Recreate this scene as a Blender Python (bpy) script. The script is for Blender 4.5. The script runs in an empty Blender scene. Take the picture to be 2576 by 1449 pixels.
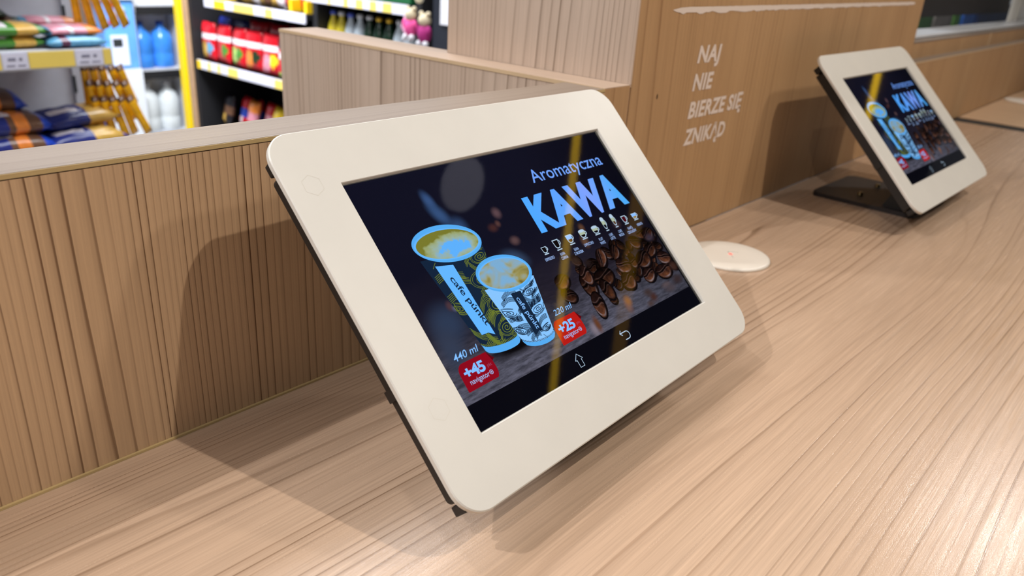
import bpy, bmesh, math, random
from math import sin, cos, pi, radians
from mathutils import Vector, Matrix, Euler
random.seed(7)
sc = bpy.context.scene
COL = sc.collection

# ------------------------------------------------------------------ camera
cam = bpy.data.cameras.new('camera'); camo = bpy.data.objects.new('camera', cam); COL.objects.link(camo)
camo.location = (-0.0258, -0.3667, 0.2546)
camo.rotation_euler = (1.1665, -0.0590, -0.8500)
cam.sensor_width = 36; cam.lens = 1976.47/2576*36; cam.clip_start = 0.01
cam.dof.use_dof = True; cam.dof.focus_distance = 0.42; cam.dof.aperture_fstop = 10.5
sc.camera = camo
# ------------------------------------------------------------------ look
sc.view_settings.view_transform = 'Standard'; sc.view_settings.look = 'None'
sc.view_settings.gamma = 1; sc.view_settings.use_curve_mapping = False
sc.view_settings.exposure = 0.15
w = bpy.data.worlds.new('world'); sc.world = w; w.use_nodes = True
w.node_tree.nodes['Background'].inputs[0].default_value = (1.0, 0.97, 0.94, 1)
w.node_tree.nodes['Background'].inputs[1].default_value = 0.10
# ------------------------------------------------------------------ lights
def spot(name, loc, target, power, color, size=0.02, cone=100, blend=0.6):
    l = bpy.data.lights.new(name, 'SPOT'); l.energy = power; l.color = color; l.shadow_soft_size = size
    l.spot_size = radians(cone); l.spot_blend = blend
    o = bpy.data.objects.new(name, l); COL.objects.link(o); o.location = loc
    o.rotation_euler = (Vector(target)-Vector(loc)).to_track_quat('-Z', 'Y').to_euler(); return o
def area(name, loc, target, power, color, sx, sy):
    l = bpy.data.lights.new(name, 'AREA'); l.energy = power; l.color = color; l.shape = 'RECTANGLE'; l.size = sx; l.size_y = sy
    o = bpy.data.objects.new(name, l); COL.objects.link(o); o.location = loc
    o.rotation_euler = (Vector(target)-Vector(loc)).to_track_quat('-Z', 'Y').to_euler(); return o
WARM = (1.0, 0.93, 0.84); NEUT = (1.0, 0.97, 0.95)
spot('key_downlight', (0.58, -0.95, 1.50), (0.4, -0.1, 0.0), 42, WARM, 0.012, 120)
spot('left_downlight', (-0.94, -0.54, 1.5), (0.25, -0.15, 0), 30, NEUT, 0.014, 90)
spot('back_left_downlight', (-0.93, 0.41, 1.5), (0.25, -0.15, 0), 46, NEUT, 0.014, 90)
spot('shop_downlight', (0.02, 0.62, 1.5), (0.3, -0.1, 0), 14, NEUT, 0.02, 100)
spot('far_right_downlight', (2.70, -0.32, 1.5), (0.8, -0.25, 0), 24, NEUT, 0.04, 100)
spot('right_downlight', (1.30, -1.25, 1.5), (1.2, -.1, 0), 27, WARM, 0.06, 110)  # added fill that lifts the right worktop and second tablet, no fitting there
area('counter_panel_lamp', (0.2, -1.3, 1.6), (0.3, 0.0, 0.0), 2, NEUT, 1.0, 0.5)
area('rack_fill', (1.2, 2.5, 1.35), (2.1, 4.3, -.5), 60, (.95, .98, 1.0), .5, .5)  # added fill out of view, brightens the inside of the white rack
area('window_side_fill', (3.0, .35, 1.3), (4.2, .7, 0), 22, (.93, .97, 1.0), .4, .4)  # added fill for the sill and the boxes under the dark board
area('aisle_panel_lamp', (1.0, 1.3, 1.55), (.9, 1.7, -0.5), 44, (.93, .96, 1.0), 1.6, 0.5)
area('aisle_far_panel_lamp', (1.4, 3.1, 1.55), (1.8, 3.7, -0.5), 75, (.93, .96, 1.0), 1.2, 1.2)
area('entrance_panel_lamp', (-0.9, 0.6, 1.3), (0.6, 0.2, 0.0), 10, (.96, .97, 1.0), 0.8, 0.8)

# ------------------------------------------------------------------ material helpers
def lin(c): return tuple(((v/255)/12.92 if v/255 <= .04045 else ((v/255+.055)/1.055)**2.4) for v in c)
MATS = {}
def mat(name, rgb, rough=.5, spec=.5, metal=0, coat=0, bump=0, bscale=400, var=0, vscale=30, trans=0, emit=None, estr=1):
    """rgb in 0-255 sRGB"""
    if name in MATS: return MATS[name]
    m = bpy.data.materials.new(name); m.use_nodes = True; nt = m.node_tree; b = nt.nodes['Principled BSDF']
    c = lin(rgb)
    b.inputs['Base Color'].default_value = (*c, 1); b.inputs['Roughness'].default_value = rough
    b.inputs['Specular IOR Level'].default_value = spec; b.inputs['Metallic'].default_value = metal
    b.inputs['Coat Weight'].default_value = coat; b.inputs['Transmission Weight'].default_value = trans
    if emit: b.inputs['Emission Color'].default_value = (*lin(emit), 1); b.inputs['Emission Strength'].default_value = estr
    tc = nt.nodes.new('ShaderNodeTexCoord')
    n = nt.nodes.new('ShaderNodeTexNoise'); n.inputs['Scale'].default_value = vscale; n.inputs['Detail'].default_value = 4
    nt.links.new(tc.outputs['Object'], n.inputs['Vector'])
    hs = nt.nodes.new('ShaderNodeMix'); hs.data_type = 'RGBA'; hs.blend_type = 'MULTIPLY'
    v = max(var, .02)
    r = nt.nodes.new('ShaderNodeMapRange'); r.inputs[1].default_value = .3; r.inputs[2].default_value = .7
    r.inputs[3].default_value = 1-v; r.inputs[4].default_value = 1+v
    nt.links.new(n.outputs['Fac'], r.inputs[0])
    hs.inputs[0].default_value = 1; hs.inputs[6].default_value = (*c, 1)
    nt.links.new(r.outputs[0], hs.inputs[7]); nt.links.new(hs.outputs[2], b.inputs['Base Color'])
    if bump:
        n2 = nt.nodes.new('ShaderNodeTexNoise'); n2.inputs['Scale'].default_value = bscale; n2.inputs['Detail'].default_value = 3
        nt.links.new(tc.outputs['Object'], n2.inputs['Vector'])
        bp = nt.nodes.new('ShaderNodeBump'); bp.inputs['Strength'].default_value = bump; bp.inputs['Distance'].default_value = .0005
        nt.links.new(n2.outputs['Fac'], bp.inputs['Height']); nt.links.new(bp.outputs[0], b.inputs['Normal'])
    MATS[name] = m; return m

class NB:
    """tiny node builder"""
    def __init__(s, nt): s.nt = nt
    def m(s, op, a, b=None, c=None, clamp=False):
        n = s.nt.nodes.new('ShaderNodeMath'); n.operation = op; n.use_clamp = clamp
        for i, v in enumerate((a, b, c)):
            if v is None: continue
            if isinstance(v, (int, float)): n.inputs[i].default_value = v
            else: s.nt.links.new(v, n.inputs[i])
        return n.outputs[0]
    def vec(s, x, y, z=0.0):
        n = s.nt.nodes.new('ShaderNodeCombineXYZ')
        for i, v in enumerate((x, y, z)):
            if isinstance(v, (int, float)): n.inputs[i].default_value = v
            else: s.nt.links.new(v, n.inputs[i])
        return n.outputs[0]
    def noise(s, v, scale=1, detail=2, rough=.5, dist=0):
        n = s.nt.nodes.new('ShaderNodeTexNoise'); n.inputs['Scale'].default_value = scale
        n.inputs['Detail'].default_value = detail; n.inputs['Roughness'].default_value = rough; n.inputs['Distortion'].default_value = dist
        s.nt.links.new(v, n.inputs['Vector']); return n.outputs['Fac']
    def ramp(s, f, pts, interp='LINEAR'):
        n = s.nt.nodes.new('ShaderNodeValToRGB'); e = n.color_ramp.elements; n.color_ramp.interpolation = interp
        while len(e) < len(pts): e.new(.5)
        for k, (p, c) in enumerate(pts):
            e[k].position = p; e[k].color = (c, c, c, 1) if isinstance(c, (int, float)) else (*c, 1)
        s.nt.links.new(f, n.inputs[0]); return n.outputs[0]
    def mix(s, f, a, b, mode='MIX'):
        n = s.nt.nodes.new('ShaderNodeMix'); n.data_type = 'RGBA'; n.blend_type = mode
        for i, v in ((0, f), (6, a), (7, b)):
            if isinstance(v, (int, float)): n.inputs[i].default_value = v
            elif isinstance(v, tuple): n.inputs[i].default_value = (*v, 1)
            else: s.nt.links.new(v, n.inputs[i])
        return n.outputs[2]

def wood(name, across, along, light, dark, F=150, A1=7, s1=(7, .7), A2=.5, s2=(60, 3), lineamt=.6, off=0.0, rough=.38, zone=None, grainbump=.25, fine=.10, rstreak=0.0, minline=.15, bdist=.0003):
    m = bpy.data.materials.new(name); m.use_nodes = True; nt = m.node_tree; b = nt.nodes['Principled BSDF']; nb = NB(nt)
    g = nt.nodes.new('ShaderNodeNewGeometry'); sp = nt.nodes.new('ShaderNodeSeparateXYZ'); nt.links.new(g.outputs['Position'], sp.inputs[0])
    a = nb.m('ADD', sp.outputs['XYZ'.index(across)], off); l = sp.outputs['XYZ'.index(along)]
    n1 = nb.noise(nb.vec(nb.m('MULTIPLY', a, s1[0]), nb.m('MULTIPLY', l, s1[1]), off*3), 1, 1.5, .45)
    n2 = nb.noise(nb.vec(nb.m('MULTIPLY', a, s2[0]), nb.m('MULTIPLY', l, s2[1]), 5.3), 1, 2, .5)
    n3 = nb.noise(nb.vec(nb.m('MULTIPLY', a, 9), 3.1, off), 1, 1)               # density of the rings across the board
    r = nb.m('MULTIPLY', a, F)
    r = nb.m('ADD', r, nb.m('MULTIPLY', n1, A1*3))
    r = nb.m('ADD', r, nb.m('MULTIPLY', n2, A2))
    r = nb.m('ADD', r, nb.m('MULTIPLY', n3, 14))
    r = nb.m('ADD', r, 50.0)
    if zone:   # a tighter-grained board edge: extra rings where across > zone
        z = nb.m('MAXIMUM', nb.m('SUBTRACT', a, zone[0]), 0.0)
        r = nb.m('ADD', r, nb.m('MULTIPLY', z, zone[1]))
    fr = nb.m('FRACT', r)
    ring = nb.ramp(fr, [(0, 0.0), (.5, .04), (.80, .28), (.91, 1.0), (.98, .8), (1.0, 0.0)])
    # each ring has its own strength
    fl = nb.m('FLOOR', r)
    wn = nt.nodes.new('ShaderNodeTexWhiteNoise'); wn.noise_dimensions = '1D'; nt.links.new(fl, wn.inputs['W'])
    strength = nb.m('ADD', nb.m('MULTIPLY', nb.m('POWER', wn.outputs['Value'], 1.6), 1-minline), minline)
    patch = nb.noise(nb.vec(nb.m('MULTIPLY', a, 16), nb.m('MULTIPLY', l, 3), 9.7), 1, 2)
    strength = nb.m('MULTIPLY', strength, nb.m('ADD', nb.m('MULTIPLY', patch, 1.1), .35))
    lines = nb.m('MULTIPLY', nb.m('MULTIPLY', ring, strength), lineamt, clamp=True)
    fib = nb.noise(nb.vec(nb.m('MULTIPLY', a, 900), nb.m('MULTIPLY', l, 14), 1.7), 1, 3, .6)
    tone = nb.noise(nb.vec(nb.m('MULTIPLY', a, 22), nb.m('MULTIPLY', l, 1.6), 2.2), 1, 2)
    c = nb.mix(lines, light, dark)
    c = nb.mix(1.0, c, nb.ramp(fib, [(.3, 1-fine), (.7, 1+fine*.5)]), 'MULTIPLY')
    c = nb.mix(1.0, c, nb.ramp(tone, [(.3, (.90, .88, .86)), (.7, (1.0, 1.0, 1.0))]), 'MULTIPLY')
    nt.links.new(c, b.inputs['Base Color'])
    grit = nb.noise(nb.vec(nb.m('MULTIPLY', a, 2600), nb.m('MULTIPLY', l, 900), nb.m('MULTIPLY', sp.outputs['Z'], 300)), 1, 2, .6)
    h = nb.m('SUBTRACT', nb.m('MULTIPLY', grit, .6), nb.m('MULTIPLY', lines, .9))
    h = nb.m('ADD', h, nb.m('MULTIPLY', fib, .6))
    bp = nt.nodes.new('ShaderNodeBump'); bp.inputs['Strength'].default_value = grainbump; bp.inputs['Distance'].default_value = bdist
    nt.links.new(h, bp.inputs['Height']); nt.links.new(bp.outputs[0], b.inputs['Normal'])
    streak = nb.noise(nb.vec(nb.m('MULTIPLY', a, 260), nb.m('MULTIPLY', l, 9), 6.1), 1, 2, .6)
    nt.links.new(nb.m('ADD', nb.m('ADD', nb.m('MULTIPLY', grit, .12), nb.m('MULTIPLY', streak, rstreak)), rough-.06-rstreak*.5), b.inputs['Roughness'])
    b.inputs['Specular IOR Level'].default_value = .45
    return m

WL, WD = lin((200, 166, 130)), lin((96, 62, 34))
wood_front = wood('laminate_vertical_front', 'X', 'Z', WL, WD, F=215, A1=5.0, s1=(9, .8), A2=.45, s2=(110, 4), lineamt=1.15, off=.31, rough=.5, minline=.25)
wood_pillar = wood('laminate_pillar_front', 'X', 'Z', lin((186, 148, 106)), lin((124, 84, 50)), F=110, A1=3.0, s1=(6, .7), A2=.3, s2=(60, 4), lineamt=.6, off=2.13, rough=.5)
wood_side = wood('laminate_vertical_side', 'Y', 'Z', lin((198, 176, 158)), lin((120, 98, 80)), F=130, A1=2.5, s1=(6, .8), A2=.3, s2=(60, 4), lineamt=1.05, off=.77, minline=.2, rough=.5)
wood_top = wood('laminate_top_long', 'Y', 'X', lin((142, 126, 112)), lin((104, 86, 72)), F=110, A1=3, s1=(6, 1.2), A2=.3, s2=(60, 4), lineamt=.45, off=1.4, rough=.42)
wood_top2 = wood('laminate_top_cross', 'X', 'Y', lin((192, 168, 148)), lin((150, 126, 106)), F=110, A1=3, s1=(6, 1.2), A2=.3, s2=(60, 4), lineamt=.35, off=.4, rough=.42)
wood_counter = wood('laminate_worktop', 'Y', 'X', lin((197, 168, 143)), lin((112, 82, 56)), F=112, A1=4.4, s1=(5.5, .8), A2=.8, s2=(30, 3.0), lineamt=.80, off=.93, zone=(.93-.05, 260), rough=.22, grainbump=.6, rstreak=.34, bdist=.00017, fine=.14, minline=.10)
wood_counter2 = wood('laminate_worktop_far', 'X', 'Y', lin((208, 174, 140)), lin((150, 110, 76)), F=90, A1=4, s1=(6, 1.6), A2=.6, s2=(30, 3), lineamt=.5, off=.2, rough=.4)
edge_mat = mat('edge_band', (186, 160, 112), .45, var=.06)
edge_light = mat('edge_band_light', (206, 178, 142), .45, var=.05)
dark_brown = mat('dark_gap', (36, 30, 24), .8)

# ------------------------------------------------------------------ mesh helpers
def link(name, me, parent=None, loc=(0, 0, 0)):
    o = bpy.data.objects.new(name, me); COL.objects.link(o); o.location = loc
    if parent: o.parent = parent
    return o
def tag(o, label=None, cat=None, group=None, kind=None):
    if label: o['label'] = label
    if cat: o['category'] = cat
    if group: o['group'] = group
    if kind: o['kind'] = kind
    return o
def thing(name, label, cat, loc=(0, 0, 0), rz=0, group=None):
    o = bpy.data.objects.new(name, None); COL.objects.link(o); o.location = loc; o.rotation_euler = (0, 0, rz)
    o.empty_display_size = .02
    return tag(o, label, cat, group)
def fin(name, bm, mats, parent=None, loc=(0, 0, 0), smooth=False):
    bmesh.ops.recalc_face_normals(bm, faces=bm.faces)
    me = bpy.data.meshes.new(name); bm.to_mesh(me); bm.free()
    for m in (mats if isinstance(mats, (list, tuple)) else [mats]): me.materials.append(m)
    if smooth:
        me.polygons.foreach_set('use_smooth', [True]*len(me.polygons))
    return link(name, me, parent, loc)
def bx(bm, x0, x1, y0, y1, z0, z1, mi=0, bev=0):
    vs = [bm.verts.new((x, y, z)) for z in (z0, z1) for y in (y0, y1) for x in (x0, x1)]
    q = [(0, 2, 3, 1), (4, 5, 7, 6), (0, 1, 5, 4), (2, 6, 7, 3), (0, 4, 6, 2), (1, 3, 7, 5)]
    fs = [bm.faces.new([vs[i] for i in f]) for f in q]
    for f in fs: f.material_index = mi
    if bev:
        es = {e for f in fs for e in f.edges}
        r = bmesh.ops.bevel(bm, geom=list(es), offset=bev, segments=2, affect='EDGES', profile=.7)
        for f in r['faces']: f.material_index = mi
    return fs
def box(name, x0, x1, y0, y1, z0, z1, m, parent=None, bev=0, loc=(0, 0, 0)):
    bm = bmesh.new(); bx(bm, x0, x1, y0, y1, z0, z1, 0, bev); return fin(name, bm, m, parent, loc)
def cyl(bm, p0, p1, r0, r1=None, n=20, mi=0, cap=True):
    r1 = r0 if r1 is None else r1
    p0, p1 = Vector(p0), Vector(p1); d = (p1-p0).normalized(); a = d.orthogonal().normalized(); b = d.cross(a)
    R = [[bm.verts.new(p+(a*cos(2*pi*i/n)+b*sin(2*pi*i/n))*r) for i in range(n)] for p, r in ((p0, r0), (p1, r1))]
    for i in range(n):
        f = bm.faces.new((R[0][i], R[0][(i+1) % n], R[1][(i+1) % n], R[1][i])); f.material_index = mi; f.smooth = True
    if cap:
        for k in R: bm.faces.new(k).material_index = mi
def lathe(bm, prof, n=24, mi=0, c=(0, 0, 0)):
    rings = []
    for r, z in prof:
        rings.append([bm.verts.new((c[0]+r*cos(2*pi*i/n), c[1]+r*sin(2*pi*i/n), c[2]+z)) for i in range(n)] if r > 1e-6 else [bm.verts.new((c[0], c[1], c[2]+z))])
    for A, B in zip(rings, rings[1:]):
        for i in range(n):
            j = (i+1) % n
            a = [A[i], A[j]] if len(A) > 1 else [A[0]]; b = [B[j], B[i]] if len(B) > 1 else [B[0]]
            if len(a)+len(b) > 2:
                f = bm.faces.new(a+b); f.material_index = mi; f.smooth = True
def rrect(x0, x1, y0, y1, r, n=8):
    P = []
    for cx, cy, a in ((x1-r, y0+r, -90), (x1-r, y1-r, 0), (x0+r, y1-r, 90), (x0+r, y0+r, 180)):
        for k in range(n+1):
            t = radians(a+90*k/n); P.append((cx+r*cos(t), cy+r*sin(t)))
    return P
def extrude_poly(bm, pts, z0, z1, mi=0, bev=0):
    A = [bm.verts.new((x, y, z0)) for x, y in pts]; B = [bm.verts.new((x, y, z1)) for x, y in pts]
    n = len(pts)
    bot = bm.faces.new(A[::-1]); top = bm.faces.new(B); bot.material_index = top.material_index = mi
    for i in range(n):
        f = bm.faces.new((A[i], A[(i+1) % n], B[(i+1) % n], B[i])); f.material_index = mi
    if bev: 
        r = bmesh.ops.bevel(bm, geom=list(top.edges), offset=bev, segments=2, affect='EDGES')
        for f in r['faces']: f.material_index = mi
def textmesh(s, size=1.0, sx=1.0, shear=0.0, bold=0.0, align='LEFT', space=1.0):
    cu = bpy.data.curves.new('t', 'FONT'); cu.body = s; cu.size = size; cu.shear = shear; cu.offset = bold
    cu.align_x = align; cu.space_character = space; cu.resolution_u = 3
    o = bpy.data.objects.new('t', cu); COL.objects.link(o)
    bpy.context.view_layer.update()
    me = bpy.data.meshes.new_from_object(o.evaluated_get(bpy.context.evaluated_depsgraph_get()))
    bpy.data.objects.remove(o); bpy.data.curves.remove(cu)
    for v in me.vertices: v.co.x *= sx
    return me

# ================================================================== SETTING
floor_m = mat('floor_tile', (150, 146, 142), .35, var=.08, vscale=6)
ceil_m = mat('ceiling_black', (34, 34, 36), .9)
tag(box('floor', -4, 8, -3, 7, -.92, -.90, floor_m), kind='structure')
tag(box('ceiling', -4, 8, -3, 7, 1.72, 1.76, ceil_m), kind='structure')
wall_m = mat('shop_wall_paint', (205, 208, 214), .7, var=.04)
tag(box('wall_back', -4, 8, 5.6, 5.7, -.9, 1.72, wall_m), kind='structure')
tag(box('wall_right', 7.9, 8, -3, 5.6, -.9, 1.72, wall_m), kind='structure')

H = .157
# ---- worktops
t = thing('worktop', 'long light wood grain worktop that both tablets stand on', 'worktop', (0.5, -.3, -.04))
bm = bmesh.new(); bx(bm, -1.2-.5, 1.730-.5, -.75+.3, .2988, 0, .04, 0, .0008); fin('top_board', bm, wood_counter, t)
box('cabinet_front', -1.2-.5, 1.730-.5, -.66+.3, .27, -.86, -.001, wood_front, t)
t = thing('worktop', 'farther wood worktop past the dark joint at the right edge', 'worktop', (2.4, -.3, -.04))
bm = bmesh.new(); bx(bm, 1.792-2.4, 3.6-2.4, -.75+.3, .2988, 0, .04, 0, .0008); fin('top_board', bm, wood_counter2, t)
box('gap_shade_strip', 1.7305-2.4, 1.7915-2.4, -.75+.3, .2988, 0, .0385, dark_brown, t)  # shade of the open gap painted as a near-black strip, almost flush
box('cabinet_front', 1.738-2.4, 3.6-2.4, -.66+.3, .27, -.86, -.001, wood_front, t)
# ---- low parapet behind the worktop, left of the pillar
t = thing('low_partition', 'low wooden partition with upright grain behind the nearest tablet', 'partition', (-.3, .02, 0))
box('panel', -1.2+.3, .515+.3, -.02, .02, -.9, H-.003, wood_front, t)
box('top_board', -1.2+.3, .515+.3, -.0194, .02, H-.0029, H, wood_top, t, .0004)
box('edge_band', -1.2+.3, .515+.3, -.0200, -.0195, H-.0024, H-.0003, edge_mat, t)
box('counter_joint', -1.2+.3, .515+.3, -.0216, -.0201, .0, .0012, edge_mat, t)
# ---- parapet running away from the worktop
t = thing('low_partition', 'low wooden partition running back towards the shelves, left of the pillar', 'partition', (.541, .24, 0))
box('panel', .515-.541, .567-.541, .001-.24, .4588-.24, -.9, H-.002, wood_side, t)
box('top_board', .5153-.541, .567-.541, .0003-.24, .4588-.24, H-.0019, H+.0006, wood_top2, t, .0004)
box('edge_band', .5143-.541, .515-.541, .0003-.24, .4588-.24, H-.0028, H+.0004, edge_light, t)
box('front_facing', .515-.541, .5515-.541, 0-.24, .0009-.24, .0, H-.0001, wood_pillar, t)
# ---- pillar
t = thing('pillar', 'wide wood clad pillar with white lettering between the two tablets', 'pillar', (.95, .11, 0))
box('front_panel', .5535-.95, 1.3502-.95, -.11, -.108, .0, 1.72, wood_pillar, t)
box('side_panel', .5517-.95, .5534-.95, -.11, .11, H+.0007, 1.72, wood_side, t)
box('core', .568-.95, 1.3502-.95, -.1079, .11, 0, 1.72, wood_side, t)
white_print = mat('white_vinyl_lettering', (222, 206, 194), .6)
def wall_text(s, x0, x1, zb, cap):
    me = textmesh(s, 1.0, 1.0, .14, .036, 'LEFT', 1.05)
    xs = [v.co.x for v in me.vertices]; z = [v.co.y for v in me.vertices if True]
    h = .73
    k = (x1-x0)/(max(xs)-min(xs))
    mn = min(xs)
    for v in me.vertices:
        x, y = v.co.x, v.co.y
        v.co = (x0+(x-mn)*k, -.0003, zb+y/h*cap)
    me.materials.append(white_print)
    return me
LET = [('NAJ', .6615, .7070, .1697, .0155), ('NIE', .6597, .6990, .1441, .0155), ('BIERZE SIĘ', .6588, .7720, .1180, .0155), ('ZNIKĄD', .6572, .7420, .0920, .0153)]
for s, x0, x1, zb, cap in LET:
    me = wall_text(s, x0-.95, x1-.95, zb, cap)
    o = link('lettering', me, t, (0, -.11, 0)); tag(o, 'white capital lettering reading '+s)
bm = bmesh.new()          # rough white brush line
N = 120; up = []; dn = []
rr = random.Random(3)
for i in range(N+1):
    f = i/N; x = .606+f*(1.305-.606); c = .2168+f*.0030
    e = min(1, i/3+.12, (N-i)/2+.4)
    up.append((x-.95, c+(.0019+rr.random()*.0004)*e)); dn.append((x-.95, c-(.0017+rr.random()*.0015*(1-.55*f)+.0012*(sin(i*.9)*.5+.5)*(1-.7*f))*e))
vu = [bm.verts.new((x, -.1103, z)) for x, z in up]; vd = [bm.verts.new((x, -.1103, z)) for x, z in dn]
for i in range(N): bm.faces.new((vu[i], vu[i+1], vd[i+1], vd[i]))
tag(fin('brush_stroke', bm, white_print, t), 'rough white painted line above the lettering')
knot_m = mat('wood_knot', (72, 48, 28), .6)
def knot(parent, x, y, z, rx, rz):
    bm = bmesh.new(); vs = [bm.verts.new((x+rx*cos(a*pi/6), y, z+rz*sin(a*pi/6))) for a in range(12)]; bm.faces.new(vs)
    tag(fin('knot', bm, knot_m, parent), 'tiny dark wood knot')
knot(t, .5977-.95, -.1102, .1439, .0011, .0024)
# ---- parapet right of the pillar
t = thing('low_partition', 'lower stepped wooden partition to the right behind the second tablet', 'partition', (2.4, .03, 0))
box('panel', 1.3502-2.4, 3.6-2.4, -.03, -.009, 0, .1275, wood_pillar, t)
box('ledge_board', 1.3502-2.4, 3.6-2.4, -.0295, -.009, .1276, .1295, wood_top, t)
box('edge_band', 1.3502-2.4, 3.6-2.4, -.0305, -.0296, .1272, .1293, edge_light, t)
box('rear_panel', 1.3502-2.4, 3.6-2.4, -.0085, .01, 0, .1545, wood_pillar, t)
box('rear_top_board', 1.3502-2.4, 3.6-2.4, -.0089, .010, .1546, .1568, wood_top, t)
box('joint', 1.985-2.4, 1.992-2.4, -.0095, -.0087, .129, .1565, edge_light, t)

# ================================================================== TABLETS
bezel_m = mat('bezel_cream_plastic', (210, 206, 198), .38, spec=.4, bump=.04, bscale=900)
house_m = mat('housing_black', (22, 18, 16), .55, var=.1)
base_m = mat('base_plate_dark', (38, 34, 36), .5, var=.1)
metal_m = mat('screw_steel', (150, 140, 110), .3, metal=1)
BL_, BR_, BT_, BB_ = -.14009, .14340, .10040, -.09989
OW, OH = .2192/2, .1381/2
def emis(name, rgb, st=1.0):
    if name in MATS: return MATS[name]
    m = bpy.data.materials.new(name); m.use_nodes = True; nt = m.node_tree; nt.nodes.clear()
    e = nt.nodes.new('ShaderNodeEmission'); o = nt.nodes.new('ShaderNodeOutputMaterial')
    e.inputs[0].default_value = (*lin(rgb), 1); e.inputs[1].default_value = st
    nt.links.new(e.outputs[0], o.inputs[0]); MATS[name] = m; return m
def emis_nodes(name, fn):
    m = bpy.data.materials.new(name); m.use_nodes = True; nt = m.node_tree; nt.nodes.clear()
    e = nt.nodes.new('ShaderNodeEmission'); o = nt.nodes.new('ShaderNodeOutputMaterial'); nt.links.new(e.outputs[0], o.inputs[0])
    nb = NB(nt); tc = nt.nodes.new('ShaderNodeTexCoord'); sp = nt.nodes.new('ShaderNodeSeparateXYZ'); nt.links.new(tc.outputs['Object'], sp.inputs[0])
    c = fn(nb, sp.outputs[0], sp.outputs[1], nt); nt.links.new(c, e.inputs[0]); return m
# picture coordinates: millimetres, x right, y up, centre of the opening
def f_bg(nb, x, y, nt):
    X = nb.m('MULTIPLY', x, 1000); Y = nb.m('MULTIPLY', y, 1000)
    n = nb.noise(nb.vec(nb.m('MULTIPLY', X, .02), nb.m('MULTIPLY', Y, .06)), 1, 3)
    grain = nb.noise(nb.vec(nb.m('MULTIPLY', X, .09), nb.m('MULTIPLY', Y, .5)), 1, 5, .65)
    g = nb.m('ADD', nb.m('MULTIPLY', Y, -.0125), nb.m('MULTIPLY', n, .35))     # 0 at top .. brighter at the table
    base = nb.ramp(g, [(0, lin((17, 17, 32))), (.22, lin((24, 22, 36))), (.42, lin((36, 32, 42))), (.8, lin((78, 78, 92))), (1, lin((88, 86, 100)))])
    wd = nb.ramp(grain, [(.35, .45), (.65, 1.5)])
    amt = nb.ramp(g, [(.25, 0.0), (.6, .9)])
    c = nb.mix(amt, base, nb.mix(1.0, base, wd, 'MULTIPLY'))
    right = nb.ramp(nb.m('DIVIDE', X, 110), [(.2, 1.0), (.9, .55)])
    return nb.mix(1.0, c, right, 'MULTIPLY')
def soft_blob(name, rgb, cx, cy, rx, ry, rot=0, st=1.0, hard=.35):
    """soft-edged blob inside the displayed picture"""
    m = bpy.data.materials.new(name); m.use_nodes = True; nt = m.node_tree; nt.nodes.clear(); nb = NB(nt)
    e = nt.nodes.new('ShaderNodeEmission'); o = nt.nodes.new('ShaderNodeOutputMaterial'); tr = nt.nodes.new('ShaderNodeBsdfTransparent'); mx = nt.nodes.new('ShaderNodeMixShader')
    e.inputs[0].default_value = (*lin(rgb), 1); e.inputs[1].default_value = st
    tc = nt.nodes.new('ShaderNodeTexCoord'); sp = nt.nodes.new('ShaderNodeSeparateXYZ'); nt.links.new(tc.outputs['Object'], sp.inputs[0])
    X = nb.m('SUBTRACT', nb.m('MULTIPLY', sp.outputs[0], 1000), cx); Y = nb.m('SUBTRACT', nb.m('MULTIPLY', sp.outputs[1], 1000), cy)
    c, s = cos(rot), sin(rot)
    xr = nb.m('ADD', nb.m('MULTIPLY', X, c/rx), nb.m('MULTIPLY', Y, s/rx)); yr = nb.m('ADD', nb.m('MULTIPLY', X, -s/ry), nb.m('MULTIPLY', Y, c/ry))
    d = nb.m('SQRT', nb.m('ADD', nb.m('MULTIPLY', xr, xr), nb.m('MULTIPLY', yr, yr)))
    f = nb.ramp(d, [(hard, 0.0), (1.0, 1.0)], 'EASE')
    nt.links.new(f, mx.inputs[0]); nt.links.new(e.outputs[0], mx.inputs[1]); nt.links.new(tr.outputs[0], mx.inputs[2]); nt.links.new(mx.outputs[0], o.inputs[0])
    return m

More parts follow.
